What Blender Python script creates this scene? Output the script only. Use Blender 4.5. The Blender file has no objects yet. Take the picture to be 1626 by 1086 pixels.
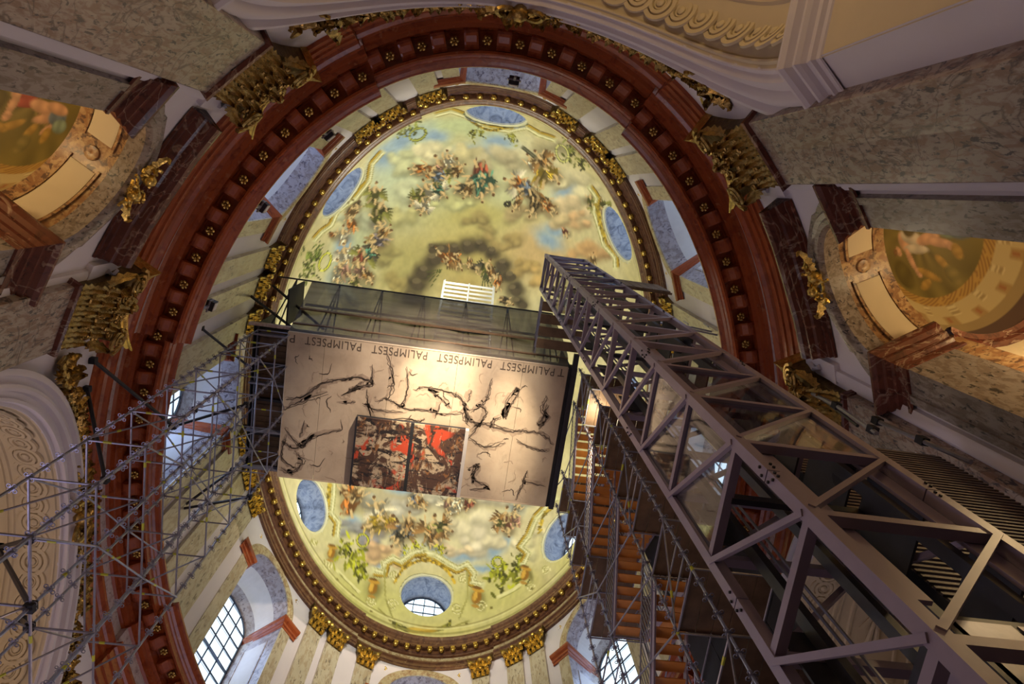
import bpy, bmesh, math, random
import numpy as np
from mathutils import Vector, Matrix
PI = math.pi
rnd = random.Random(7)
SC = bpy.context.scene
COL = SC.collection

# ------------------------------------------------------------------ camera, world, lamps, exposure
def _basis():
    z = Vector(((758.03 - 813) / 1084, (298.54 - 543) / 1084, 1)).normalized()
    d = Vector((-math.sin(.1311), math.cos(.1311), 0))
    y = (d - z * d.dot(z)).normalized()
    x = y.cross(z)
    return x, y, z
bx_, by_, bz_ = _basis()
RM = Matrix((bx_, by_, bz_))                 # world = RM @ (right, down, forward)
cam = bpy.data.objects.new('camera', bpy.data.cameras.new('camera'))
COL.objects.link(cam)
cX, cY, cZ = RM @ Vector((1, 0, 0)), RM @ Vector((0, -1, 0)), RM @ Vector((0, 0, -1))
M4 = Matrix((cX, cY, cZ)).transposed().to_4x4()
M4.translation = Vector((-0.444, -9.942, 1.6))
cam.matrix_world = M4
cam.data.sensor_width = 36.0
cam.data.lens = 1084 * 36 / 1626
cam.data.clip_start = .05
SC.camera = cam

W = bpy.data.worlds.new('world'); SC.world = W; W.use_nodes = True
W.node_tree.nodes['Background'].inputs[0].default_value = (.62, .78, 1.0, 1)
W.node_tree.nodes['Background'].inputs[1].default_value = .6
SC.view_settings.view_transform = 'Standard'
SC.view_settings.look = 'None'
SC.view_settings.exposure = 0.0
SC.view_settings.gamma = 1.0
SC.view_settings.use_curve_mapping = False

def lamp(name, kind, loc, energy, color, aim=None, size=1.0, sizey=None, spot=60, blend=.6):
    l = bpy.data.lights.new(name, kind); l.energy = energy; l.color = color
    if kind == 'AREA':
        l.size = size
        if sizey: l.shape = 'RECTANGLE'; l.size_y = sizey
    elif kind == 'SPOT':
        l.spot_size = math.radians(spot); l.spot_blend = blend; l.shadow_soft_size = size
    else:
        l.shadow_soft_size = size
    o = bpy.data.objects.new(name, l); COL.objects.link(o); o.location = loc
    if aim is not None:
        o.rotation_euler = (Vector(aim) - Vector(loc)).to_track_quat('-Z', 'Y').to_euler()
    return o
WARM = (1, .80, .52); DAY = (.66, .78, 1.0); LILAC = (.80, .76, 1.0); LEMON = (1, .97, .80)
# floodlights standing on the viewing platform, washing the dome
lamp('dome_wash_west', 'AREA', (-4.6, .5, 32.4), 500, LEMON, (-5.2, 1.0, 46), 1.5, 1.0)
lamp('dome_wash_east', 'AREA', (2.6, .5, 32.4), 500, LEMON, (4.0, 1.0, 46), 1.5, 1.0)
lamp('dome_wash_south', 'AREA', (-1.5, 3.4, 31.6), 620, LEMON, (-1.0, 13, 40), 1.5, 1.0)
lamp('dome_wash_north', 'AREA', (-1.5, -5.9, 31.9), 500, LEMON, (-.4, -12, 41), 1.5, 1.0)
# rim spotlights on the great cornice, aimed at the hanging cloth
lamp('rim_spot_a', 'SPOT', (.2, -12.35, 22.3), 22000, WARM, (-1.0, -1.5, 28), .10, spot=20, blend=1)
lamp('rim_spot_b', 'SPOT', (.6, -12.30, 22.3), 17000, WARM, (2.1, -.5, 28), .10, spot=13, blend=1)
lamp('rim_spot_c', 'SPOT', (.4, -12.33, 22.3), 11000, (1, .80, .60), (-1.3, -.6, 28), .12, spot=52, blend=1)
# added fill for the lower nave, no fixtures: cool areas and one warm point
lamp('nave_fill_south', 'AREA', (1.5, 11.5, 7.0), 210, LILAC, (-.5, -8, 18), 6, 5)
lamp('nave_fill_east', 'AREA', (8.0, 3.0, 8.0), 60, (.86, .76, 1.0), (-9, -2, 18), 4, 4)
lamp('nave_fill_warm', 'POINT', (-1.5, 2.5, 10), 420, (1, .70, .50), None, 1.5)
lamp('stair_work_lamp', 'POINT', (4.95, -2.7, 24.6), 150, (1, .84, .55), None, .12)
lamp('west_fill_cool', 'AREA', (-12.6, 0, 8.0), 230, (.72, .66, 1.0), (3, -6, 9), 4, 3)  # added cool fill to brighten the lift tower's left face
# lamps inside the great arches
lamp('arch_lamp_north', 'POINT', (1.5, -17.4, 12.6), 190, (1, .70, .32), None, .5)
lamp('arch_lamp_west', 'POINT', (-13.0, .5, 12.5), 100, (1, .74, .42), None, .5)

# ------------------------------------------------------------------ geometry helpers
A1, B1 = 8.658, 13.028                         # half axes of the great cornice's inner edge
def E(t, d, z):                                # point on an oval of offset d at angle t (degrees)
    r = math.radians(t)
    return Vector(((A1 + d) * math.cos(r), (B1 + d) * math.sin(r), z))
def frame(t, d):
    r = math.radians(t); a, b = A1 + d, B1 + d
    n = Vector((math.cos(r) / a, math.sin(r) / b, 0)).normalized()
    return E(t, d, 0), n, Vector((-n.y, n.x, 0))
def dsdt(t, d):
    r = math.radians(t)
    return math.hypot((A1 + d) * math.sin(r), (B1 + d) * math.cos(r)) * PI / 180
def curvy(tc, d):                              # local (s along the wall, off outward, z), bent with the oval
    k = dsdt(tc, d)
    return lambda s, off, z: E(tc + s / k, d + off, z)
def planar(tc, d):
    C, n, g = frame(tc, d)
    return lambda s, off, z: C + g * s + n * off + Vector((0, 0, z))

class MB:
    def __init__(self): self.v = []; self.f = []; self.m = []
    def add(self, vs, fs, m=0):
        b = len(self.v); self.v += [tuple(v) for v in vs]
        for f in fs: self.f.append(tuple(b + i for i in f)); self.m.append(m)
        return self
    def grid(self, rows, m=0, closed_u=False, closed_v=False):
        nr, nc = len(rows), len(rows[0]); vs = [p for r in rows for p in r]; fs = []
        for i in range(nr - (0 if closed_u else 1)):
            for j in range(nc - (0 if closed_v else 1)):
                i2, j2 = (i + 1) % nr, (j + 1) % nc
                fs.append((i * nc + j, i * nc + j2, i2 * nc + j2, i2 * nc + j))
        return self.add(vs, fs, m)
    def box(self, lo, hi, fn=None, m=0):
        x0, y0, z0 = lo; x1, y1, z1 = hi
        vs = [(x, y, z) for z in (z0, z1) for y in (y0, y1) for x in (x0, x1)]
        if fn: vs = [fn(*v) for v in vs]
        return self.add(vs, [(0, 2, 3, 1), (4, 5, 7, 6), (0, 1, 5, 4), (2, 6, 7, 3), (0, 4, 6, 2), (1, 3, 7, 5)], m)
    def bar(self, p, q, w, h=None, up=(0, 0, 1), m=0):
        p, q = Vector(p), Vector(q); h = h or w; d = (q - p).normalized(); u = Vector(up)
        if abs(d.dot(u)) > .98: u = Vector((1, 0, 0))
        s = d.cross(u).normalized(); u = s.cross(d)
        vs = [c + s * a * w / 2 + u * b * h / 2 for c in (p, q) for a, b in ((-1, -1), (1, -1), (1, 1), (-1, 1))]
        return self.add(vs, [(3, 2, 1, 0), (4, 5, 6, 7), (0, 1, 5, 4), (1, 2, 6, 5), (2, 3, 7, 6), (3, 0, 4, 7)], m)
    def tube(self, pts, r, n=6, m=0, caps=True):
        pts = [Vector(p) for p in pts]; rows = []
        rs = r if isinstance(r, (list, tuple)) else [r] * len(pts)
        for i, p in enumerate(pts):
            d = (pts[min(i + 1, len(pts) - 1)] - pts[max(i - 1, 0)]).normalized()
            u = Vector((0, 0, 1)) if abs(d.z) < .9 else Vector((1, 0, 0))
            s = d.cross(u).normalized(); u = s.cross(d)
            rows.append([p + (s * math.cos(2 * PI * k / n) + u * math.sin(2 * PI * k / n)) * rs[i] for k in range(n)])
        self.grid(rows, m, closed_v=True)
        if caps:
            b = len(self.v) - n * len(pts)
            self.f.append(tuple(b + k for k in range(n))[::-1]); self.m.append(m)
            self.f.append(tuple(len(self.v) - n + k for k in range(n))); self.m.append(m)
        return self
    def lathe(self, prof, n=12, fn=None, m=0):
        rows = [[(r * math.cos(2 * PI * k / n), r * math.sin(2 * PI * k / n), z) for k in range(n)] for r, z in prof]
        if fn: rows = [[fn(*p) for p in r] for r in rows]
        return self.grid(rows, m, closed_v=True)
    def ball(self, c, r, n=7, k=4, m=0, sc=(1, 1, 1)):
        c = Vector(c)
        rows = [[c + Vector((r * sc[0] * math.sin(PI * (i + .02) / (k + .04)) * math.cos(2 * PI * j / n), r * sc[1] * math.sin(PI * (i + .02) / (k + .04)) * math.sin(2 * PI * j / n), r * sc[2] * math.cos(PI * i / k))) for j in range(n)] for i in range(k + 1)]
        return self.grid(rows, m, closed_v=True)
    def merge(self, other, M=None, m=0):
        vs = [M @ Vector(v) for v in other.v] if M else other.v
        b = len(self.v); self.v += [tuple(v) for v in vs]
        self.f += [tuple(b + i for i in f) for f in other.f]; self.m += [m + k for k in other.m]
        return self
    def mesh(self, name, mats, smooth=False):
        me = bpy.data.meshes.new(name); me.from_pydata(self.v, [], self.f)
        mats = mats if isinstance(mats, (list, tuple)) else [mats]
        for q in mats: me.materials.append(q)
        if len(mats) > 1: me.polygons.foreach_set('material_index', self.m)
        if smooth: me.polygons.foreach_set('use_smooth', [True] * len(me.polygons))
        bm = bmesh.new(); bm.from_mesh(me); bmesh.ops.recalc_face_normals(bm, faces=bm.faces); bm.to_mesh(me); bm.free()
        if smooth:
            try: me.set_sharp_from_angle(angle=math.radians(38))
            except Exception: pass
        return me
    def build(self, name, mats, parent=None, smooth=False):
        return link(name, self.mesh(name, mats, smooth), parent)
def link(name, me, parent=None, M=None):
    o = bpy.data.objects.new(name, me); COL.objects.link(o)
    if parent is not None:
        o.parent = parent
        base = Matrix.Translation(-world_loc(parent))
        o.matrix_basis = base @ (M or Matrix.Identity(4))
    elif M: o.matrix_basis = M
    return o
def world_loc(o):
    p = Vector((0, 0, 0))
    while o is not None: p += o.matrix_basis.translation; o = o.parent
    return p
def thing(name, label, cat, loc=(0, 0, 0), group=None):
    o = bpy.data.objects.new(name, None); COL.objects.link(o); o.matrix_basis = Matrix.Translation(Vector(loc)); o.empty_display_size = .3
    o['label'] = label; o['category'] = cat
    if group: o['group'] = group
    return o
def tag(o, label, cat, group=None):
    o['label'] = label; o['category'] = cat
    if group: o['group'] = group
    return o
def struct(o): o['kind'] = 'structure'; return o
def place(C, X, Z):                            # matrix with local x -> X, z -> Z, y -> Z x X
    X = Vector(X).normalized(); Z = Vector(Z).normalized(); Y = Z.cross(X).normalized(); X = Y.cross(Z)
    M = Matrix((X, Y, Z)).transposed().to_4x4(); M.translation = Vector(C); return M

# ------------------------------------------------------------------ materials
class NT:
    def __init__(self, name):
        self.m = bpy.data.materials.new(name); self.m.use_nodes = True; self.t = self.m.node_tree; self.n = self.t.nodes
        self.b = self.n['Principled BSDF']
    def node(self, kind, **kw):
        o = self.n.new(kind)
        for k, v in kw.items():
            if k.startswith('i_'): o.inputs[int(k[2:]) if k[2:].isdigit() else k[2:].replace('_', ' ')].default_value = v
            else: setattr(o, k, v)
        return o
    def link(self, a, b): self.t.links.new(a, b)
    def coords(self, scale=(1, 1, 1), rot=(0, 0, 0)):
        tc = self.node('ShaderNodeTexCoord'); mp = self.node('ShaderNodeMapping')
        mp.inputs['Scale'].default_value = scale; mp.inputs['Rotation'].default_value = rot
        self.link(tc.outputs['Object'], mp.inputs['Vector']); return mp.outputs['Vector']
    def noise(self, vec, scale, detail=4, rough=.55, dist=0):
        o = self.node('ShaderNodeTexNoise'); o.inputs['Scale'].default_value = scale; o.inputs['Detail'].default_value = detail
        o.inputs['Roughness'].default_value = rough; o.inputs['Distortion'].default_value = dist
        self.link(vec, o.inputs['Vector']); return o.outputs['Fac']
    def ramp(self, fac, stops, interp='LINEAR'):
        o = self.node('ShaderNodeValToRGB'); cr = o.color_ramp; cr.interpolation = interp
        while len(cr.elements) < len(stops): cr.elements.new(.5)
        for e, (p, c) in zip(cr.elements, stops): e.position = p; e.color = (*c, 1) if len(c) == 3 else c
        self.link(fac, o.inputs['Fac']); return o.outputs['Color']
    def mix(self, fac, a, b):
        o = self.node('ShaderNodeMix', data_type='RGBA')
        for s, v in ((0, fac), (6, a), (7, b)):
            if isinstance(v, (tuple, list)): o.inputs[s].default_value = (*v, 1)
            elif isinstance(v, float): o.inputs[s].default_value = v
            else: self.link(v, o.inputs[s])
        return o.outputs[2]
    def bump(self, h, strength=.3, dist=.02):
        o = self.node('ShaderNodeBump'); o.inputs['Strength'].default_value = strength; o.inputs['Distance'].default_value = dist
        self.link(h, o.inputs['Height']); self.link(o.outputs['Normal'], self.b.inputs['Normal'])
    def done(self, color=None, rough=.5, metal=0.0, spec=None):
        if color is not None:
            if isinstance(color, tuple): self.b.inputs['Base Color'].default_value = (*color, 1)
            else: self.link(color, self.b.inputs['Base Color'])
        self.b.inputs['Roughness'].default_value = rough; self.b.inputs['Metallic'].default_value = metal
        if spec is not None: self.b.inputs['Specular IOR Level'].default_value = spec
        return self.m
def plain(name, c, rough=.5, metal=0.0, var=.12, scale=3.0):
    N = NT(name); v = N.coords(); f = N.noise(v, scale, 4)
    return N.done(N.ramp(f, [(.25, tuple(x * (1 - var) for x in c)), (.75, tuple(min(1, x * (1 + var)) for x in c))]), rough, metal)
def marble(name, base, mid, dark, scale=1.6, stretch=(1, 1, 2.4), rot=(.5, .3, .6), rough=.28, dens=.60, vein=None):
    N = NT(name); v = N.coords(stretch, rot); v2 = N.coords((1, 1, 1))
    big = N.noise(v2, .35 * scale, 3); base_c = N.ramp(big, [(.35, tuple(x * .88 for x in base)), (.65, tuple(min(1, x * 1.1) for x in base))])
    spots = N.noise(v, 2.4 * scale, 5, .62, .6)
    c = N.mix(N.ramp(spots, [(dens - .10, (0, 0, 0)), (dens + .02, (1, 1, 1))]), base_c, mid)
    sp2 = N.noise(v, 3.1 * scale, 4, .6, .4)
    c = N.mix(N.ramp(sp2, [(dens + .02, (0, 0, 0)), (dens + .08, (1, 1, 1))]), c, dark)
    if vein:
        vv = N.noise(N.coords((.5, .5, .5), (.9, .2, .4)), 1.1 * scale, 6, .5, 2.5)
        c = N.mix(N.ramp(vv, [(.475, (0, 0, 0)), (.5, (.85, .85, .85)), (.525, (0, 0, 0))]), c, vein)
    return N.done(c, rough)
M_plaster = plain('plaster', (.70, .655, .72), .6, var=.05, scale=.6)
M_cream = plain('cream_stucco', (.66, .56, .40), .6, var=.05, scale=1.0)
M_white = plain('white_paint', (.66, .64, .63), .5, var=.05)
M_grey = marble('grey_marble', (.40, .34, .30), (.27, .18, .14), (.06, .055, .07), 1.5, (2.6, 2.6, .9), (.55, .45, .2), .3, .555, (.10, .075, .075))
M_greyd = marble('dark_grey_marble', (.30, .26, .245), (.19, .15, .13), (.05, .045, .05), 1.6, (2.4, 2.4, .9), (.4, .6, .2), .3, .55)
M_pale = marble('pale_marble', (.52, .47, .36), (.40, .32, .22), (.20, .16, .12), 1.5, (1.6, 1.6, .5), (.3, .5, .0), .3, .57)
M_frieze = marble('rose_grey_marble', (.58, .49, .48), (.44, .33, .32), (.22, .14, .14), 2.4, (1, 1, 1), (0, 0, .5), .3, .58)
M_breccia = marble('tan_breccia', (.50, .33, .17), (.30, .15, .07), (.12, .06, .04), 2.2, (1, 1, 1), (.3, .2, .1), .35, .53)
M_red = marble('red_marble', (.32, .068, .018), (.23, .042, .012), (.36, .12, .045), 1.2, (1, 1, 1.6), (.2, .1, .0), .24, .60)
M_redd = marble('dark_red_marble', (.12, .036, .024), (.07, .02, .015), (.24, .10, .07), 1.4, (1, 1, 1), (.2, .1, .0), .22, .60, (.30, .20, .15))
M_brown = marble('brown_marble', (.17, .075, .035), (.10, .038, .02), (.25, .14, .07), 1.6, (1, 1, 1), (.2, .1, .0), .3, .58)
M_tan = marble('tan_marble', (.50, .42, .26), (.36, .24, .13), (.24, .14, .08), 1.8, (1, 1, 1), (.2, .1, .0), .3, .56)
def gold(name, a, b, rough=.32):
    N = NT(name); f = N.noise(N.coords(), 9, 3)
    N.bump(N.noise(N.coords(), 22, 3), .5, .02)
    return N.done(N.ramp(f, [(.3, a), (.7, b)]), rough, .85)
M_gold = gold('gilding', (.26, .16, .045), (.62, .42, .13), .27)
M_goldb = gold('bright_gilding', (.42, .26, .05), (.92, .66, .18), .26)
M_golds = gold('shaded_gilding', (.10, .06, .02), (.22, .14, .045), .45)  # darker gold for capital bells, shadow between the leaves put into the colour
M_steel = plain('galvanised_tube', (.26, .26, .33), .36, .45, .2, 5)
M_lift = plain('violet_grey_paint', (.27, .22, .305), .42, .1, .08, 4)
M_dark = plain('dark_steel', (.035, .035, .045), .45, .4, .2, 5)
M_black = plain('black_cloth', (.015, .016, .022), .8, 0, .3, 3)
M_yellow = plain('yellow_tape', (.50, .52, .04), .5, 0, .05)
M_tread = plain('orange_step_board', (.62, .25, .05), .5, 0, .2, 2)
M_plank = plain('brown_plank', (.14, .085, .05), .6, 0, .35, 3)
M_alu = plain('bright_aluminium', (.80, .80, .78), .3, .6, .06, 4)
M_lead = plain('window_lead', (.02, .03, .06), .5)
def emit(name, c, s):
    N = NT(name); N.b.inputs['Base Color'].default_value = (*c, 1); N.b.inputs['Emission Color'].default_value = (*c, 1)
    N.b.inputs['Emission Strength'].default_value = s; N.b.inputs['Roughness'].default_value = .2; return N.m
M_pane = emit('daylit_pane', (.70, .87, 1.0), 1.5)
def glassy(name, tint, transp, rough=.03):
    N = NT(name); tr = N.node('ShaderNodeBsdfTransparent'); tr.inputs[0].default_value = (*tint, 1)
    gl = N.node('ShaderNodeBsdfGlossy'); gl.inputs[0].default_value = (.9, .9, .95, 1); gl.inputs['Roughness'].default_value = rough
    mx = N.node('ShaderNodeMixShader'); mx.inputs[0].default_value = 1 - transp
    N.link(tr.outputs[0], mx.inputs[1]); N.link(gl.outputs[0], mx.inputs[2]); N.link(mx.outputs[0], N.n['Material Output'].inputs[0]); return N.m
M_glass = glassy('lift_glass', (.86, .90, .92), .80)

# ------------------------------------------------------------------ generic architectural builders
def frange(a, b, n): return [a + (b - a) * i / (n - 1) for i in range(n)]
def sweep(prof, ts, extra=None):               # profile [(d,z)] swept round the oval
    return [[E(t, d + (extra(t) if extra else 0), z) for d, z in prof] for t in ts]
def arch_path(r, spring, zbot, n=24, full=True):
    p = []
    if zbot is not None: p.append((r, zbot))
    p += [(r * math.cos(PI * i / n), spring + r * math.sin(PI * i / n)) for i in range(n + 1)]
    if zbot is not None: p.append((-r, zbot))
    return p
def arch_wall(mb, f, S, r, spring, ztop, zbot, off=0, n=28, m=0):
    for i in range(n):
        a, b = PI * i / n, PI * (i + 1) / n
        s0, s1 = r * math.cos(a), r * math.cos(b)
        mb.add([f(s0, off, spring + r * math.sin(a)), f(s1, off, spring + r * math.sin(b)), f(s1, off, ztop), f(s0, off, ztop)], [(0, 1, 2, 3)], m)
    for sg in (-1, 1):
        xs = frange(r, S, 5)
        for x0, x1 in zip(xs, xs[1:]):
            mb.add([f(sg * x0, off, zbot), f(sg * x1, off, zbot), f(sg * x1, off, ztop), f(sg * x0, off, ztop)], [(0, 1, 2, 3)], m)
def arch_sweep(mb, f, prof, spring, zbot=None, n=28, m=0):
    rows = []
    k = len(arch_path(1, 0, zbot, n))
    paths = [arch_path(r, spring, zbot, n) for r, off in prof]
    for i in range(k): rows.append([f(paths[j][i][0], prof[j][1], paths[j][i][1]) for j in range(len(prof))])
    mb.grid(rows, m)
def leaf_mb(w=.3, h=.6, curl=.22, lobes=3):    # acanthus leaf: local x width, z up, y- forward (towards the room)
    mb = MB(); rows = []
    N = 9
    for i in range(N + 1):
        u = i / N
        ww = w / 2 * (math.sin(PI * min(1, u * .80 + .20)) ** .8) * (.78 if i % 2 else 1.18)
        z = h * (u if u < .72 else .72 + .18 * math.sin((u - .72) / .28 * PI))
        y = -.03 - curl * u ** 2.2
        rows.append([(-ww, y + .045 - (.03 if i % 2 else 0), z), (-ww * .45, y - .035, z), (0, y + .015, z + .015), (ww * .45, y - .035, z), (ww, y + .045 - (.03 if i % 2 else 0), z)])
    mb.grid(rows); return mb
LEAF_BIG = leaf_mb(.29, .70, .34).mesh('leaf', M_gold, True)
def volute_mb(r=.28, turns=2.2, th=.05):
    mb = MB(); pts = []
    for i in range(26):
        a = i / 25; ang = a * turns * 2 * PI; rr = r * (1 - a * .86)
        pts.append((rr * math.cos(ang), -.02 - .08 * a, rr * math.sin(ang)))
    mb.tube(pts, [th * (1 - .5 * i / 25) for i in range(26)], 5); mb.ball((0, -.1, 0), r * .2, 6, 4); return mb
def flower_mb(r=.16, petals=5, depth=.07):
    mb = MB()
    for k in range(petals):
        a = 2 * PI * k / petals
        mb.ball((math.cos(a) * r * .62, math.sin(a) * r * .62, -depth * .6), r * .42, 6, 3, 0, (1, 1, depth / r * 1.2))
    mb.ball((0, 0, -depth), r * .3, 6, 4); return mb

# ------------------------------------------------------------------ the nave: floor, lower wall, great arches
mb = MB(); mb.add([E(t, 12, 0) for t in range(0, 360, 6)], [tuple(range(60))])
struct(mb.build('floor', M_greyd))
BAY = (-39.5, -140.5)                          # the two side chapels in view
PIL = (-55.2, -24.3, -124.6, -154.8)           # giant pilasters
D0 = 1.3
mb = MB(); body = mb
PIER = 2.95
for tc in BAY:                                 # plaster beside the chapel fronts, up to the pilasters
    f = curvy(tc, D0)
    arch_wall(mb, f, PIER + 2.0, 1.72, 15.0, 19.0, 0, .02, 30)
# the other parts of the oval wall, with round-headed great arches on both axes
def axis_frame(tc):                            # s across, off outward along the axis, following the oval
    if tc in (-90, 90):
        sg = -1 if tc == -90 else 1
        return lambda s, off, z: Vector((s, sg * ((B1 + D0) * math.sqrt(max(0, 1 - (s / (A1 + D0)) ** 2)) + off), z))
    sg = -1 if tc == 180 else 1
    return lambda s, off, z: Vector((sg * ((A1 + D0) * math.sqrt(max(0, 1 - (s / (B1 + D0)) ** 2)) + off), s, z))
SPR = 13.75
for tc, S in ((-90, 5.75), (90, 5.75), (180, 6.3), (0, 6.3)):
    arch_wall(mb, axis_frame(tc), S, 4.6, SPR, 19.0, 0, .02, 40)
for tc in (39.5, 140.5):
    f = curvy(tc, D0); xs = frange(-5.2, 5.2, 15)
    mb.grid([[f(s, .02, 0), f(s, .02, 19.0)] for s in xs])
lower = struct(mb.build('wall_lower', M_plaster))

def great_arch(tc, jamb, lit):
    f = axis_frame(tc)
    nm = {-90: 'north', 180: 'west', 90: 'south', 0: 'east'}[tc]
    prof = [(5.34, .03), (5.34, -.20), (5.26, -.24), (5.20, -.24), (5.17, -.12), (5.04, -.12), (5.02, -.22), (4.95, -.25), (4.88, -.22), (4.86, -.10), (4.74, -.10), (4.72, -.16), (4.65, -.16), (4.63, -.03), (4.55, -.03), (4.55, .02)]
    mb = MB(); arch_sweep(mb, f, prof, SPR, None, 60)
    a = struct(mb.build('trim_arch', M_plaster, None, True))
    DEP = 4.6
    mb = MB(); path = arch_path(4.55, SPR, None, 40)
    mb.grid([[f(s, o, z) for o in (0, .4, 1.3, 2.0, DEP)] for s, z in path])
    # back of the arch and the pier faces below the springing
    for sg in (-1, 1):
        mb.grid([[f(sg * 4.62, o, 0), f(sg * 4.62, o, SPR - .6)] for o in (0, 1.5, 3, DEP)])
    arch = struct(mb.build('ceiling', M_cream, None, True))
    mb = MB(); mb.grid([[f(s, DEP, 0), f(s, DEP, 19)] for s in (-5.5, 0, 5.5)])
    struct(mb.build('wall_' + nm, M_cream))
    # impost: bands along the jamb, returned across the pier front to the pilaster
    pr = [(0, 0), (.03, .02), (.03, .14), (.10, .17), (.10, .24), (.04, .28), (.04, .44), (.13, .47), (.20, .52), (.20, .60), (.09, .63), (.09, .78), (.24, .82), (.30, .90), (.30, .98), (.12, 1.0)]
    for sg in (-1, 1):
        mb = MB()
        rows = [[f(sg * (4.62 - p), -p, SPR - 1.0 + h) for p, h in pr]]
        for o in (1.0, 2.5, DEP): rows.append([f(sg * (4.62 - p), o, SPR - 1.0 + h) for p, h in pr])
        mb.grid(rows)
        s_end = 5.6 if tc in (-90, 90) else 6.2
        mb.grid([[f(sg * (4.62 - p), -p, SPR - 1.0 + h) for p, h in pr], [f(sg * s_end, -p, SPR - 1.0 + h) for p, h in pr]])
        mb.build('impost', M_plaster, arch)
    # guilloche of interlaced rings on the soffit
    def soff(phi, o, lift): return f((4.55 - lift) * math.cos(phi), o, SPR + (4.55 - lift) * math.sin(phi))
    ring = None
    for k in range(27):
        phi = PI * (k + .5) / 27
        c = soff(phi, .62, 0); g = (soff(phi + .01, .62, 0) - soff(phi - .01, .62, 0)).normalized()
        inw = (soff(phi, .62, .1) - c).normalized()
        if ring is None:
            m2 = MB()
            for R, w, h in ((.33, .055, .05), (.21, .045, .06), (.125, .02, .03)):
                m2.lathe([(R - w, 0), (R - w * .8, h), (R + w * .8, h), (R + w, 0)], 22)
            m2.lathe([(.10, 0), (.085, .05), (.03, .075), (.001, .08)], 10)
            ring = m2.mesh('guilloche_ring', M_cream, True)
        M = place(c, g, inw)
        if k % 2: M = M @ Matrix.Diagonal((1.04, 1.04, 1.2, 1))
        link('guilloche_ring', ring, arch, M)
    mb = MB()
    for o, w in ((.10, .035), (1.14, .05), (1.28, .03), (3.6, .06)):
        mb.grid([[soff(PI * i / 40, o - w, 0), soff(PI * i / 40, o - w * .6, .05), soff(PI * i / 40, o + w * .6, .05), soff(PI * i / 40, o + w, 0)] for i in range(41)])
    mb.build('border_bead', M_cream, arch, True)
    for a0, a1 in ((.10, .52), (.60, 1.02), (1.12, 2.02), (2.12, 2.54), (2.62, 3.04)):     # raised fields with shells
        mb = MB(); o0, o1 = 1.6, 3.2; am = (a0 + a1) / 2; om = (o0 + o1) / 2
        ou, iu = [], []
        for i in range(33):
            q = 2 * PI * i / 32
            ca, sa = math.cos(q), math.sin(q); k = max(abs(ca), abs(sa)) if a1 - a0 > .6 else 1
            ou.append((am + (a1 - a0) / 2 * ca / k, om + (o1 - o0) / 2 * sa / k))
        mb.grid([[soff(am + (p - am) * u, om + (o - om) * u, l) for u, l in ((1, 0), (.97, .06), (.88, .06), (.85, .01))] for p, o in ou])
        for q in range(9):
            aq = PI * 2 * q / 9
            mb.tube([soff(am + .05 * math.cos(aq) * (a1 - a0), om + .1 * math.sin(aq), .05), soff(am + .3 * math.cos(aq) * (a1 - a0), om + .42 * math.sin(aq), .02)], [.05, .09], 6)
        mb.build('stucco_field', M_cream, arch, True)
    return arch
great_arch(-90, 0, 0); great_arch(180, 0, 0); great_arch(0, 0, 0); great_arch(90, 0, 0)

# ------------------------------------------------------------------ the great red entablature
def ress(t):                                   # the entablature steps outward over the four axis bays
    a = t % 360
    for c, h in ((270, 23.0), (90, 23.0), (180, 19.2), (0, 19.2)):
        d = abs((a - c + 180) % 360 - 180)
        if d < h: return .2
    return 0.0
TS = []
for c0, c1 in ((-113, -67), (-67, -19.2), (-19.2, 19.2), (19.2, 67), (67, 113), (113, 160.8), (160.8, 199.2), (199.2, 247)):
    n = int((c1 - c0) / 1.6); TS += [c0 + .02 + (c1 - c0 - .04) * i / n for i in range(n + 1)]
TS.append(TS[0] + 360)
P_arch = [(1.5, 18.9), (1.22, 18.9), (1.22, 19.16), (1.17, 19.18), (1.17, 19.46), (1.12, 19.48), (1.12, 19.74), (1.05, 19.78), (.98, 19.90), (.98, 20.0), (1.25, 20.02)]
P_frz = [(1.2, 20.0), (1.2, 20.72)]
P_cor = [(1.2, 20.70), (1.12, 20.74), (1.12, 20.80), (1.02, 20.83), (.98, 20.92), (.88, 20.95), (.88, 21.27), (.32, 21.27), (.32, 21.06), (.25, 21.06), (.25, 21.30), (.20, 21.33), (.19, 21.40), (.12, 21.44), (.05, 21.54), (.0, 21.58), (.0, 21.66), (.9, 21.72), (1.4, 21.72)]
struct(MB().grid(sweep(P_arch, TS, ress)).build('trim_1', M_red))
struct(MB().grid(sweep(P_frz, TS, ress)).build('trim_2', M_frieze))
cornice = struct(MB().grid(sweep(P_cor, TS, ress)).build('trim_3', M_red))
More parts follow.
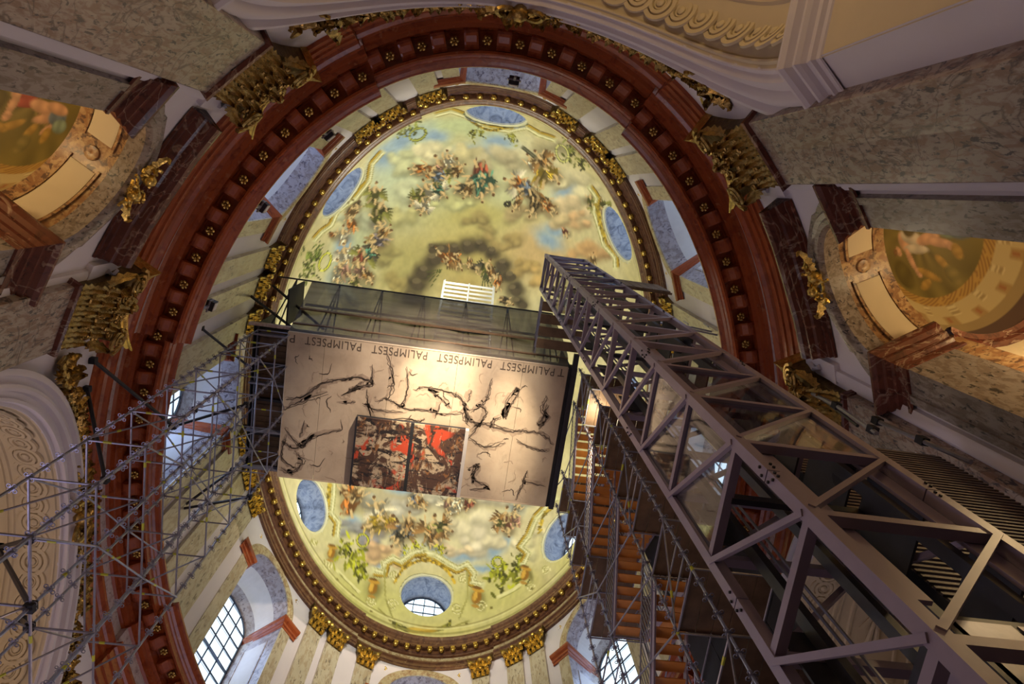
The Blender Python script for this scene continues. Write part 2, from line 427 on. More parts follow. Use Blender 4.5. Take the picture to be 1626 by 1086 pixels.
# modillion blocks and gilded rosettes under the cornice
m2 = MB(); cs = []
for i in range(9):                             # S-curved underside, length along local x (inward), hanging below z=0
    u = i / 8; cs.append((u * .54, -.22 - .07 * math.sin(u * 2 * PI) - .05 * (1 - u)))
rows = []
for x, z in cs: rows.append([(x, -.19, .02), (x, -.19, z + .02), (x, -.14, z), (x, .14, z), (x, .19, z + .02), (x, .19, .02)])
m2.grid(rows); m2.add(rows[0], [(0, 1, 2, 3, 4, 5)]); m2.add(rows[-1], [(0, 1, 2, 3, 4, 5)])
MOD = m2.mesh('modillion', M_red, False)
ROS = flower_mb(.14, 6, .13).mesh('rosette', M_gold, True)
arc = [0]; T0 = -94.2
tt = [T0 + i * .05 for i in range(7201)]
for a, b in zip(tt, tt[1:]): arc.append(arc[-1] + dsdt((a + b) / 2, .55) * .05)
NM = 84
for k in range(2 * NM):
    t = float(np.interp(arc[-1] * k / (2 * NM), arc, tt)); _, n, g = frame(t, .6); r_ = ress(t)
    if k % 2: link('modillion', MOD, cornice, place(E(t, .88 + r_, 21.27), -n, (0, 0, 1)))
    else: link('rosette', ROS, cornice, place(E(t, .60 + r_, 21.24), g, (0, 0, 1)))
mb = MB()
for k in range(0, 2 * NM, 2):                  # coffer frames round the rosettes
    t = float(np.interp(arc[-1] * k / (2 * NM), arc, tt)); _, n, g = frame(t, .6); r_ = ress(t)
    C = E(t, .6 + r_, 21.27)
    for u0, v0, u1, v1 in ((-.2, -.24, .2, -.2), (-.2, .2, .2, .24)):
        mb.box((u0, v0, -.035), (u1, v1, .01), lambda a, b, c: C + g * a + n * b + Vector((0, 0, c)))
mb.build('coffer_bead', M_red, cornice)

# ------------------------------------------------------------------ giant pilasters with gilded capitals
PWORD = {-55.2: 'right of the top arch', -24.3: 'behind the lift tower', -124.6: 'nearest the top left corner', -154.8: 'beside the left arch'}
def giant(tc):
    f = curvy(tc, D0 - .27)
    C, n, g = frame(tc, D0 - .27)
    t = thing('giant_pilaster', 'giant grey speckled marble pilaster with gilded capital ' + PWORD[tc], 'pilaster', C)
    mb = MB(); w = .78
    mb.grid([[f(s, o, 0), f(s, o, 16.3)] for s, o in ((-w, .3), (-w, 0), (-w + .02, -.01), (0, -.01), (w - .02, -.01), (w, 0), (w, .3))])
    mb.build('shaft', M_grey, t)
    mb = MB()
    pr = [(.0, 16.22), (-.08, 16.26), (-.1, 16.34), (-.05, 16.38), (-.05, 16.44), (.0, 16.46)]
    mb.grid([[f(s * (w - o), (.3 if abs(s) == 1 and e else 0) + (o if not e else 0), z) for o, z in pr] for s, e in ((-1, 1), (-1, 0), (1, 0), (1, 1))])
    mb.build('neck_ring', M_redd, t)
    cap = MB(); rows = []
    for i in range(9):                         # bell with a flaring, concave top
        u = i / 8; z = 16.42 + 2.25 * u; fl = .28 * max(0, u - .35) ** 1.5 * 2
        rows.append([f(-(w - .06) - fl, .28, z), f(-(w - .06) - fl, .02 - fl, z), f(-.4, -.02 - fl * .4, z), f(0, -.02 - fl * .3, z), f(.4, -.02 - fl * .4, z), f((w - .06) + fl, .02 - fl, z), f((w - .06) + fl, .28, z)])
    cap.grid(rows)
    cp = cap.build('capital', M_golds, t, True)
    ab = MB(); rows = []
    for z, e in ((18.62, 0), (18.68, .05), (18.80, .06), (18.84, .12), (18.92, .12), (18.92, -.5)):
        if e == -.5: rows.append([f(s, .3, z) for s in frange(-1, 1, 11)]); continue
        rows.append([f(s * (1.02 + e), -.06 - e - .38 * abs(s) ** 2.2, z) for s in frange(-1, 1, 11)])
    ab.grid(rows)
    for sg in (-1, 1): ab.grid([[f(sg * (1.02 + e), -.44 - e, z), f(sg * (1.02 + e), .3, z)] for z, e in ((18.62, 0), (18.80, .06), (18.92, .12))])
    ab.build('abacus', M_goldb, cp)
    def lf(s, z, sc, o=-.02, roll=0):
        M = place(f(s, o, z), g, (0, 0, 1)) @ Matrix.Rotation(roll, 4, 'Y') @ Matrix.Diagonal((sc, sc, sc, 1))
        # local +y of place() = z x g = -n?  make leaves curl toward the room
        link('leaf', LEAF_BIG, cp, M @ FLIP)
    for k in range(6): lf(-.66 + .264 * k, 16.46, .95)
    for k in range(5): lf(-.53 + .264 * k, 16.95, 1.1, -.06)
    for k, (s, z, r) in enumerate(((-.72, 17.35, -.45), (.72, 17.35, .45), (-.36, 17.5, -.2), (.36, 17.5, .2), (0, 17.65, 0))): lf(s, z, 1.1, -.12, r)
    sc = MB()                                  # tendrils between the leaves
    for k in range(26):
        s, z, a, d, R_ = rnd.uniform(-.75, .75), rnd.uniform(16.9, 18.5), rnd.uniform(0, 6), rnd.choice((-1, 1)), rnd.uniform(.07, .17)
        o = -.14 - .16 * (z - 16.9) / 1.6
        sc.tube([f(s + R_ * (1 - i / 9) * math.cos(a + d * i * .75), o - .02 * i / 9, z + R_ * (1 - i / 9) * math.sin(a + d * i * .75)) for i in range(9)], .028, 4)
    sc.build('tendril', M_gold, cp, True)['kind'] = 'stuff'
    vol = volute_mb(.37, 2.4, .065).mesh('volute', M_gold, True)
    for sg in (-1, 1):
        M = place(f(sg * .80, -.36, 18.28), g * sg, (0, 0, 1)) @ FLIP2[sg]
        link('volute', vol, cp, M)
        M = place(f(sg * .30, -.2, 18.36), g * -sg, (0, 0, 1)) @ FLIP2[-sg] @ Matrix.Diagonal((.62, .62, .62, 1))
        link('volute', vol, cp, M)
    fl = MB()
    for k in range(7):
        a = 2 * PI * k / 7; fl.ball(f(.17 * math.cos(a), -.22, 18.72 + .17 * math.sin(a)), .11, 6, 4)
    fl.ball(f(0, -.34, 18.72), .12, 7, 5)
    fl.build('flower', M_gold, cp, True)
    fr = MB()
    for k in range(14):
        s = rnd.uniform(-.7, .7); fr.ball(f(s, -.2 - rnd.random() * .12, rnd.uniform(17.9, 18.5)), rnd.uniform(.05, .09), 6, 3)
    fr.build('fruit_cluster', M_gold, cp, True)['kind'] = 'stuff'
# the leaf and volute meshes bulge to local -y; place() gives y = z x g
def _flip():
    C, n, g = frame(-55, 1); y = Vector((0, 0, 1)).cross(g)
    return y.dot(n) < 0
FLIP = Matrix.Rotation(PI, 4, 'Z') if _flip() else Matrix.Identity(4)
def _f2(sg):
    C, n, g = frame(-55, 1); y = Vector((0, 0, 1)).cross(g * sg)
    return Matrix.Diagonal((1, -1, 1, 1)) if y.dot(n) < 0 else Matrix.Identity(4)
FLIP2 = {1: _f2(1), -1: _f2(-1)}
for tc in PIL: giant(tc)

# ------------------------------------------------------------------ side chapels
def chapel(tc, side):
    f = curvy(tc, D0); P = planar(tc, D0); C, n, g = frame(tc, D0)
    R, SP = 1.5, 15.0
    mir = 1 if side == 'right' else -1
    # grey marble front with scalloped shoulders round the opening
    mb = MB(); out = []
    N = 44
    for i in range(N + 1):
        q = PI * i / N; r1 = 2.05 + .12 * math.cos(4 * q) + (.10 if .6 < q < PI - .6 else 0)
        out.append((q, r1))
    rows = []
    for q, r1 in out:
        ca, sa = math.cos(q), math.sin(q)
        rows.append([f(R * ca, .30, SP + R * sa), f(R * ca, -.06, SP + R * sa), f((R + .10) * ca, -.16, SP + (R + .10) * sa), f((R + .2) * ca, -.17, SP + (R + .2) * sa), f((R + .24) * ca, -.11, SP + (R + .24) * sa), f((R + .36) * ca, -.13, SP + (R + .36) * sa), f((R + .40) * ca, -.06, SP + (R + .40) * sa), f(r1 * ca, -.06, SP + r1 * sa * 1.02), f(r1 * ca, .05, SP + r1 * sa * 1.02)])
    mb.grid(rows)
    for sg in (-1, 1):                          # marble jamb strips below the impost
        mb.grid([[f(sg * a, o, 0), f(sg * a, o, SP - .9)] for a, o in ((R - .02, .9), (R - .02, -.06), (R + .5, -.06), (R + .5, -.1), (R + .66, -.1), (R + .66, .05))])
        mb.grid([[f(sg * a, -.06, SP - 1.0), f(sg * a, -.06, SP + .5)] for a in (R + .36, R + .62)])
    front = struct(mb.build('trim_front', M_greyd, None, True))
    # bent cornice of dark red marble over the arch
    mb = MB()
    pr = [(.0, 0), (-.05, .02), (-.05, .10), (-.12, .13), (-.12, .22), (-.26, .28), (-.30, .36), (-.42, .40), (-.42, .54), (-.50, .58), (-.54, .70), (-.54, .78), (.05, .80)]
    def crn(s, o, z): return f(s, o + .0, z + 17.02 + .14 * (1 - abs(s) / 2.0))
    st = [(-2.0, 1), (-2.0, 0), (-1.0, 0), (0, 0), (1.0, 0), (2.0, 0), (2.0, 1)]
    mb.grid([[crn(s + (math.copysign(-o, s) * .0), (o if not e else .05), z) for o, z in pr] for s, e in st])
    for sg in (-1, 1): mb.add([crn(sg * 2.0, o, z) for o, z in pr], [tuple(range(len(pr)))])
    mb.build('bent_cornice', M_redd, front)
    # impost blocks wrapping from the pier front into the opening
    for sg in (-1, 1):
        pr2 = [(.0, 0), (.04, .02), (.04, .12), (.0, .15), (.0, .34), (.06, .38), (.06, .50), (.14, .56), (.14, .68), (.22, .74), (.27, .86), (.27, .94), (.0, .97)]
        mb = MB(); z0 = SP - .95
        rows = []
        for s, o, ks, ko in ((2.35, .05, -1, 0), (2.35, -.06, -1, -1), (R, -.06, 1, -1), (R, 1.15, 1, 0)):
            rows.append([f(sg * (s - ks * p), o + ko * p, z0 + h) for p, h in pr2])
        mb.grid(rows); mb.add(rows[0], [tuple(range(len(pr2)))]); mb.add(rows[-1], [tuple(range(len(pr2)))])
        mb.build('impost_block', M_redd, front)
    # white pier mouldings beside the giant pilasters
    mb = MB()
    for sg in (-1, 1):
        mb.grid([[f(sg * a, o, 0), f(sg * a, o, 18.4)] for a, o in ((2.30, .02), (2.30, -.07), (2.38, -.10), (2.55, -.10), (2.58, -.04), (2.95, -.04))])
        mb.box((sg * 2.15, -.12, 17.0), (sg * 2.6, .02, 18.5), f); mb.tube([f(sg * 2.4, -.14, 18.2), f(sg * 2.45, -.2, 17.9), f(sg * 2.35, -.14, 17.7)], .07, 6)
    mb.build('pier_moulding', M_plaster, front, True)
    # interior: barrel with white panels, then an oval painted vault
    o0, o1 = .25, 1.35
    mb = MB(); NQ = 30
    def bar(q, o, l=0): return P((R + .06 - l) * math.cos(q), o, SP + (R + .06 - l) * math.sin(q))
    mb.grid([[bar(PI * i / NQ, o) for o in (o0, .55, 1.0, o1)] for i in range(NQ + 1)])
    for sg in (-1, 1): mb.grid([[P(sg * (R + .06), o, 0), P(sg * (R + .06), o, SP)] for o in (o0, .8, o1)])
    barrel = struct(mb.build('ceiling', M_breccia, None, True))
    for a0, a1 in ((.06, 1.36), (1.78, PI - .06)):
        mb = MB(); mb.grid([[bar(a0 + (a1 - a0) * i / 14, o, l) for o, l in ((.50, .0), (.50, .03), (.53, .035), (1.02, .035), (1.05, .03), (1.05, .0))] for i in range(15)])
        mb.grid([[bar(a0 - .05 + (a1 - a0 + .1) * i / 14, o, l) for o, l in ((.43, 0), (.43, .05), (.48, .05), (.48, .0))] for i in range(15)], 1)
        mb.grid([[bar(a0 - .05 + (a1 - a0 + .1) * i / 14, o, l) for o, l in ((1.07, 0), (1.07, .05), (1.12, .05), (1.12, .0))] for i in range(15)], 1)
        mb.build('white_panel', [M_cream, M_breccia], barrel, True)
    mb = MB()                                  # round boss on the crown rib
    mb.lathe([(.16, .0), (.15, .05), (.06, .07), (.001, .05)], 12, lambda x, y, z: bar(PI / 2 + x / R, .78 + y, z))
    mb.build('crown_boss', M_breccia, barrel, True)
    # oval vault
    CO, RS, RO, H, ZB = 2.45, 2.1, 1.75, 2.15, 14.95
    def vt(th, el):
        return P(RS * math.cos(th) * math.cos(el), CO + RO * math.sin(th) * math.cos(el), ZB + H * math.sin(el))
    NT_, NE = 140, 80; rows = []; cols = []
    rr = random.Random(3 if side == 'right' else 5)
    blobs = []
    if side == 'right':
        blobs += FIG_R
    else:
        blobs += FIG_L
    for j in range(NE + 1):
        el = math.radians(2 + 88 * j / NE)
        rows.append([vt(2 * PI * i / NT_, el) for i in range(NT_)])
        for i in range(NT_):
            th = 2 * PI * i / NT_; x, y = math.cos(th) * math.cos(el), math.sin(th) * math.cos(el); q = math.cos(el)
            cols.append(vault_paint(x, y, q, th, blobs))
    mb = MB(); mb.grid(rows, 0, False, True)
    me = mb.mesh('ceiling', M_vault, True)
    at = me.color_attributes.new('paint', 'FLOAT_COLOR', 'POINT')
    at.data.foreach_set('color', np.array([(*c, 1) for c in cols], np.float32).ravel())
    # remove the part of the vault in front of the barrel
    bm = bmesh.new(); bm.from_mesh(me)
    kill = [fc for fc in bm.faces if (fc.calc_center_median() - P(0, o1 + .02, 0)).dot(n) < 0]
    bmesh.ops.delete(bm, geom=kill, context='FACES'); bm.to_mesh(me); bm.free()
    vault = struct(link('ceiling', me))
    mb = MB()                                  # cornice and wall under the vault
    pr = [(1.0, 0), (.93, -.05), (.90, -.16), (.95, -.2), (.97, -.32), (1.0, -.36), (1.03, -.38)]
    mb.grid([[P(RS * a * math.cos(th), CO + RO * a * math.sin(th), ZB + .12 + z) for a, z in pr] for th in frange(-.75, PI + .75, 40)])
    mb.build('vault_cornice', M_redd, vault, True)
    mb = MB(); mb.grid([[P(RS * 1.02 * math.cos(th), CO + RO * 1.02 * math.sin(th), z) for z in (0, ZB - .2)] for th in frange(-.75, PI + .75, 30)])
    mb.build('chapel_wall', M_cream, vault, True)
    mb = MB(); arch_wall(mb, P, 2.6, R + .06, SP, 18.0, 0, o1, 30); mb.build('chapel_front', M_breccia, vault)
    # gilded rocaille on the keystone
    t = thing('keystone_ornament', 'gilded rocaille ornament with cherub heads on the arch keystone of the %s side chapel' % ('right-hand' if side == 'right' else 'left-hand'), 'ornament', f(0, -.2, SP + R))
    for sg in (-1, 1):
        hd = MB(); cx = .20 * sg + .0; hd.ball(f(cx, -.30, SP + R + .26 + .12 * sg), .15, 8, 6); hd.ball(f(cx, -.40, SP + R + .24 + .12 * sg), .05, 5, 4)
        hd.build('cherub_head', M_goldb, t, True)
        wg = leaf_mb(.3, .6, .2).mesh('wing', M_goldb, True)
        link('wing', wg, t, place(f(cx + .12 * sg, -.22, SP + R + .2), g, (0, 0, 1)) @ Matrix.Rotation(sg * 1.3, 4, 'Y') @ FLIP)
    mb = MB()
    for k in range(16):
        s = rr.uniform(-.5, .5); z = SP + R + rr.uniform(-.18, .55); a = rr.uniform(0, 6)
        mb.tube([f(s + .12 * math.cos(a + i * .8) * (1 - i / 8), -.2 - .03 * i, z + .12 * math.sin(a + i * .8) * (1 - i / 8)) for i in range(7)], .035, 5)
    mb.build('scroll', M_goldb, t, True)
    lamp('chapel_lamp_' + side, 'POINT', P(.3 * mir, 2.6, 12.6), 230, (1, .72, .36), None, .35)

N = NT('chapel_fresco'); a_ = N.node('ShaderNodeVertexColor', layer_name='paint'); M_vault = N.done(a_.outputs['Color'], .6)
_h = lambda x, y, s=0: math.sin(x * 12.9 + y * 78.2 + s) * .5 + .5
def vault_paint(x, y, q, th, blobs):
    if q > .95: return (.10, .06, .05)
    if q > .74:                                # painted cornice with consoles
        k = (th * 7 / PI) % 1
        base = (.46, .37, .20)
        if q > .90: base = (.30, .22, .11)
        if .84 < q < .90 and .25 < k < .6: base = (.34, .23, .10)
        if q < .84 and .70 < k < .95: base = (.56, .48, .28) if int(q * 110) % 2 else (.32, .24, .12)
        if .845 < q < .888 and .36 < k < .5: base = (.30, .12, .05)
        return base
    if q > .66:
        return (.42, .26, .07) if _h(th * 6, q * 9) > .4 else (.26, .14, .04)
    c = [.16, .125, .035]; v = .5 + .5 * math.sin(th * 9 + 2 * math.sin(th * 3)) * math.sin(q * 5 + 1); c = [a * (.75 + .6 * v) for a in c]
    for bx, by, rx, ry, an, col in blobs:
        dx, dy = x - bx, y - by
        if abs(dx) > rx + ry or abs(dy) > rx + ry: continue
        ca, sa = math.cos(an), math.sin(an); u, v = (dx * ca + dy * sa) / rx, (-dx * sa + dy * ca) / ry; d = math.hypot(u, v)
        if d < 1:
            w = min(1, (1 - d) * 4); sh = .62 + .55 * (.5 + .5 * math.sin(v * 2.2 + 1)) * (.85 + .3 * math.sin(u * 7 + bx * 30))
            c = [a * (1 - w) + b * sh * w for a, b in zip(c, col)]
    return tuple(c)
_fl = (.52, .30, .19); _bl = (.12, .16, .22); _wh = (.50, .45, .38); _rd = (.36, .07, .05); _gn = (.20, .27, .22); _oc = (.36, .22, .05)
FIG_R = [(.06, -.34, .07, .05, .4, _fl), (.05, -.40, .05, .04, 0, (.20, .10, .04)), (.0, -.22, .16, .08, .3, _fl), (-.02, -.10, .20, .09, .9, _wh), (.12, -.08, .19, .06, 1.2, _wh), (.20, -.20, .16, .045, .1, _fl), (.36, -.17, .07, .045, .1, _fl), (.06, .10, .16, .08, 1.5, _fl), (.14, .22, .17, .06, 1.1, _fl), (.22, .32, .10, .04, .6, _fl), (.04, .36, .14, .10, 1.2, _gn), (.10, .46, .12, .08, 1.3, _bl), (-.04, .30, .17, .07, 1.5, _fl), (.42, -.06, .16, .05, .8, _oc), (.50, -.16, .10, .05, 1.8, _oc), (.34, .16, .10, .05, .4, _oc), (.28, .36, .10, .06, 0, _oc), (-.16, -.1, .15, .12, 0, (.10, .075, .03)), (.3, -.4, .2, .14, .4, (.11, .085, .02)), (.5, .2, .12, .08, 0, (.20, .16, .05))]
FIG_L = [(-bx * .9 + .06, -by * .9, rx, ry, -an + .2, {_wh: _rd, _gn: _bl, _bl: _gn}.get(cl, cl)) for bx, by, rx, ry, an, cl in FIG_R]
chapel(BAY[0], 'right'); chapel(BAY[1], 'left')

# ------------------------------------------------------------------ the drum
DD = 1.2
ZD0, ZD1 = 21.6, 32.05
WIN = (-90, -40.2, 0, 40.2, 90, 139.8, 180, 220.2)
# spans of plain wall between the windows, and window bays with arched openings
mb = MB(); HALF = 2.25; WR, WSP = 1.68, 29.9
spans = []
for i, tc in enumerate(WIN):
    f = curvy(tc, DD); arch_wall(mb, f, HALF, WR, WSP, ZD1 + .1, ZD0, 0, 28)
    k = HALF / dsdt(tc, DD); k2 = HALF / dsdt(WIN[(i + 1) % 8], DD)
    a, b = tc + k, (WIN[(i + 1) % 8] + (360 if i == 7 else 0)) - k2
    if b < a: b += 360
    ts = frange(a, b, 12); mb.grid([[E(t, DD, ZD0), E(t, DD, ZD1 + .1)] for t in ts])
drum = struct(mb.build('wall_drum', M_plaster))
def drum_window(i, tc):
    f = curvy(tc, DD); Pw = planar(tc, DD); C, n, g = frame(tc, DD)
    detail = True
    GO, GR, GS, SILL = 2.2, 1.25, 29.7, 25.3
    def lp(r, o, z): return f(r, o, z)
    # marble archivolt on the drum face
    mb = MB(); arch_sweep(mb, f, [(WR, .02), (WR, -.06), (WR + .12, -.10), (WR + .2, -.10), (WR + .22, -.06), (WR + .36, -.08), (WR + .42, -.03), (WR + .47, -.03), (WR + .47, .01)], WSP, None, 32)
    arc = struct(mb.build('trim_window', M_tan, None, True))
    for sg in (-1, 1):                          # marble jamb strips and the red impost returned into the reveal
        mb = MB(); mb.grid([[f(sg * a, o, ZD0), f(sg * a, o, WSP - .5)] for a, o in ((WR, .02), (WR, -.05), (WR + .62, -.05), (WR + .62, .01))])
        mb.build('jamb_strip', M_pale, arc)
        pr = [(.0, 0), (.03, .02), (.03, .14), (.08, .18), (.08, .30), (.16, .38), (.20, .48), (.20, .58), (.0, .60)]
        rows = [[f(sg * (WR + .95), .02 + 0 * p, 29.32 + h) for p, h in pr]]
        rows.append([f(sg * (WR + .95 + p * .5), -.04 - p, 29.32 + h) for p, h in pr])
        rows.append([f(sg * (WR - p), -.04 - p, 29.32 + h) for p, h in pr])
        rows.append([f(sg * (GR + .05 - p * .6), GO, 29.32 + h) for p, h in pr])
        mb = MB(); mb.grid(rows); mb.add(rows[0], [tuple(range(len(pr)))]); mb.build('impost', M_red, arc)
    # reveal: marble bands with a plastered panel between
    def rv(a, u, l=0):                          # a = arch angle, u = 0 at the face .. 1 at the glass
        r = WR + (GR - WR) * u - l; s = WSP + (GS - WSP) * u
        return f(r * math.cos(a), GO * u, s + r * math.sin(a))
    mb = MB(); NQ = 26
    for us, m in (((0, .32), 0), ((.32, .76), 1), ((.76, 1), 0)):
        mb.grid([[rv(PI * q / NQ, u) for u in frange(us[0], us[1], 3)] for q in range(NQ + 1)], m)
    for sg in (-1, 1):
        def jv(u, z, l=0): return f(sg * (WR + (GR - WR) * u - l), GO * u, z)
        for us, m in (((0, .25), 0), ((.25, .80), 1), ((.80, 1), 0)):
            for z0, z1 in ((ZD0, 22.2), (22.2, 28.75), (28.75, 29.9)):
                mm = 1 if (m == 1 and z0 == 22.2) else 0
                mb.grid([[jv(u, z) for z in (z0, z1)] for u in frange(us[0], us[1], 2)], mm)
        mb.grid([[jv(u, z, l) for z in (22.2, 28.75)] for u, l in ((.235, 0), (.235, .03), (.265, .03), (.265, 0))], 0)
        mb.grid([[jv(u, z, l) for z in (22.2, 28.75)] for u, l in ((.785, 0), (.785, .03), (.815, .03), (.815, 0))], 0)
    mb.grid([[f(s, o, z) for s in (-WR, 0, WR)] for o, z in ((0, ZD0 + .05), (GO, SILL - 2.2), (GO, SILL))], 0)
    mb.build('reveal', [M_lilacm, M_white], arc, False)
    # the window itself: frame, leading, panes
    wn = MB(); arch_sweep(wn, f, [(GR + .02, GO - .02), (GR - .07, GO - .06), (GR - .07, GO + .02)], GS, SILL, 22)
    w = struct(wn.build('window_%d' % (i + 1), M_lead))
    xs = [-GR + .05 + (2 * GR - .1) * k / 4 for k in range(5)]; zs = [SILL + .78 * k for k in range(8)]
    pane_m = None
    def zt(s): return GS + math.sqrt(max(0, (GR - .05) ** 2 - s * s))
    for a in range(4):
        for b in range(7):
            s0, s1, z0, z1 = xs[a] + .025, xs[a + 1] - .025, zs[b] + .025, zs[b + 1] - .025
            ss = frange(s0, s1, 4); top = [min(z1, zt(s)) for s in ss]
            if max(top) <= z0 + .05: continue
            m2 = MB(); m2.add([f(s, GO + .03, z0) for s in ss] + [f(s, GO + .03, max(t, z0)) for s, t in reversed(list(zip(ss, top)))], [tuple(range(8))])
            if detail: m2.build('pane', M_pane, w)
            else:
                if pane_m is None: pane_m = MB()
                pane_m.merge(m2)
    if not detail: pane_m.build('pane', M_pane, w)
    mb = MB()
    for x in xs[1:4]: mb.bar(f(x, GO, SILL), f(x, GO, zt(x)), .045, .05)
    for z in zs[1:7]:
        h = GR if z < GS else math.sqrt(max(.01, GR ** 2 - (z - GS) ** 2))
        wd = .05 if abs(z - zs[3]) > .1 else .11
        mb.bar(f(-h, GO, z), f(h, GO, z), wd, .05)
    mb.build('glazing_bar', M_lead, w)
    for sg in (-1, 1):                          # gilded rosettes in the spandrels
        C2 = f(sg * 1.95, -.03, 31.62)
        link('rosette', ROS, drum, place(C2, g, -n) @ Matrix.Diagonal((1.2, 1.2, 1, 1)))
    # daylight standing in the glazing
    c = f(0, GO - .12, 27.9)
    lamp('window_light_%d' % (i + 1), 'AREA', c, WINL[i], (.36, .52, 1.0), c - n + Vector((0, 0, -.12)), 2.0, 4.6)
WINL = [60, 50, 50, 55, 60, 60, 100, 110]
M_lilacm = marble('lilac_marble', (.44, .41, .45), (.30, .26, .27), (.14, .12, .15), 2.0, (1, 1, .8), (.3, .5, .2), .3, .56)
for i, tc in enumerate(WIN): drum_window(i, tc)

# drum pilasters: pale marble shafts with gilded capitals
def small_leaf_cap(f, w, z0, z1):
    mb = MB(); rows = []
    for i in range(6):
        u = i / 5; z = z0 + (z1 - .12 - z0) * u; fl = .16 * u ** 2
        rows.append([f(-(w - .03) - fl, .15, z), f(-(w - .03) - fl, -.0 - fl, z), f(0, -.04 - fl * .5, z), f((w - .03) + fl, -.0 - fl, z), f((w - .03) + fl, .15, z)])
    mb.grid(rows)
    rows = []
    for z, e in ((z1 - .14, 0), (z1 - .1, .05), (z1, .06)): rows.append([f(s * (w + .20 + e), -.08 - e - .2 * abs(s) ** 2.2, z) for s in frange(-1, 1, 9)])
    rows.append([f(s * (w + .26), .15, z1) for s in frange(-1, 1, 9)]); mb.grid(rows)
    return mb
LEAF_S = leaf_mb(.20, .44, .20, 3)
PILT = []
for c in (90, -90):
    for o in (17.2, 27.2, 33.8): PILT += [c - o, c + o]
for c in (180, 0):
    for o in (11.6, 18.6, 24.4): PILT += [c - o, c + o]
for tc in PILT:
    f = curvy(tc, DD - .16); C, n, g = frame(tc, DD - .16); w = .44
    mb = MB(); mb.grid([[f(s, o, ZD0), f(s, o, 30.95)] for s, o in ((-w, .17), (-w, 0), (w, 0), (w, .17))])
    p = mb.build('pilaster', M_pale, drum)
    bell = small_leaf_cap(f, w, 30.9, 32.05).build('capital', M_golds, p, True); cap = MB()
    up = Vector((0, 0, 1)); flip = FLIP
    for row, zz, cnt, sc in ((0, 30.92, 4, 1.0), (1, 31.22, 3, 1.15), (2, 31.46, 4, 1.0)):
        for k in range(cnt):
            s = (k - (cnt - 1) / 2) * .25 * (1 + .12 * row)
            cap.merge(LEAF_S, place(f(s, -.03 - .05 * row, zz), g, up) @ Matrix.Rotation(.25 * s, 4, 'Y') @ Matrix.Diagonal((sc, sc, sc, 1)) @ FLIP)
    for sg in (-1, 1): cap.merge(volute_small, place(f(sg * .5, -.22, 31.80), g * sg, up) @ FLIP2[sg]) if False else cap.ball(f(sg * .52, -.22, 31.80), .14, 7, 5)
    cap.ball(f(0, -.2, 31.95), .13, 7, 5)
    for k in range(9):
        s_, z_, a_, R_ = rnd.uniform(-.42, .42), rnd.uniform(31.1, 31.85), rnd.uniform(0, 6), rnd.uniform(.06, .12)
        cap.tube([f(s_ + R_ * (1 - i / 7) * math.cos(a_ + i * .85), -.16, z_ + R_ * (1 - i / 7) * math.sin(a_ + i * .85)) for i in range(7)], .024, 4)
    cap.build('leafwork', M_goldb, p, True)

# drum entablature
def ress2(t):
    a = t % 360
    for c, h in ((270, 21.2), (90, 21.2), (180, 15.2), (0, 15.2)):
        if abs((a - c + 180) % 360 - 180) < h: return .10
    return 0.0
TS2 = []
for c0, c1 in ((-111.2, -68.8), (-68.8, -15.2), (-15.2, 15.2), (15.2, 68.8), (68.8, 111.2), (111.2, 164.8), (164.8, 195.2), (195.2, 248.8)):
    n_ = int((c1 - c0) / 1.6); TS2 += [c0 + .02 + (c1 - c0 - .04) * i / n_ for i in range(n_ + 1)]
TS2.append(TS2[0] + 360)
struct(MB().grid(sweep([(1.25, 32.04), (1.06, 32.04), (1.06, 32.20), (1.02, 32.22), (1.02, 32.42), (.94, 32.48), (.94, 32.56), (1.08, 32.57)], TS2, ress2)).build('trim_4', M_brown))
struct(MB().grid(sweep([(1.08, 32.56), (1.08, 32.98)], TS2, ress2)).build('trim_5', M_tan))
dcor = struct(MB().grid(sweep([(1.08, 32.96), (.98, 33.00), (.98, 33.08), (.90, 33.12), (.90, 33.34), (.68, 33.36), (.66, 33.50), (.62, 33.54), (.60, 33.62), (.52, 33.70), (.48, 33.80), (.48, 33.90), (.62, 33.98), (.70, 34.0)], TS2, ress2)).build('trim_6', M_brown))
gm = MB(); gm.box((-.10, -.10, -.15), (.10, .14, 0)); gm.ball((0, .0, -.17), .125, 8, 5); gm.ball((0, -.12, -.08), .07, 6, 4); gm.ball((-.09, .02, -.10), .06, 5, 3); gm.ball((.09, .02, -.10), .06, 5, 3)
GMOD = gm.mesh('modillion', M_goldb, True)
sb = MB(); sb.box((-.11, -.09, -.05), (.11, .09, 0)); SBL = sb.mesh('dentil', M_brown)
arc2 = [0]
for a, b in zip(tt, tt[1:]): arc2.append(arc2[-1] + dsdt((a + b) / 2, .8) * .05)
NG = 122
for k in range(2 * NG):
    t = float(np.interp(arc2[-1] * (k + .5) / (2 * NG), arc2, tt)); _, n, g = frame(t, .8)
    if k % 2: link('modillion', GMOD, dcor, place(E(t, .78 + ress2(t), 33.35), g, (0, 0, 1)))
    else: link('dentil', SBL, dcor, place(E(t, .78 + ress2(t), 33.35), g, (0, 0, 1)))

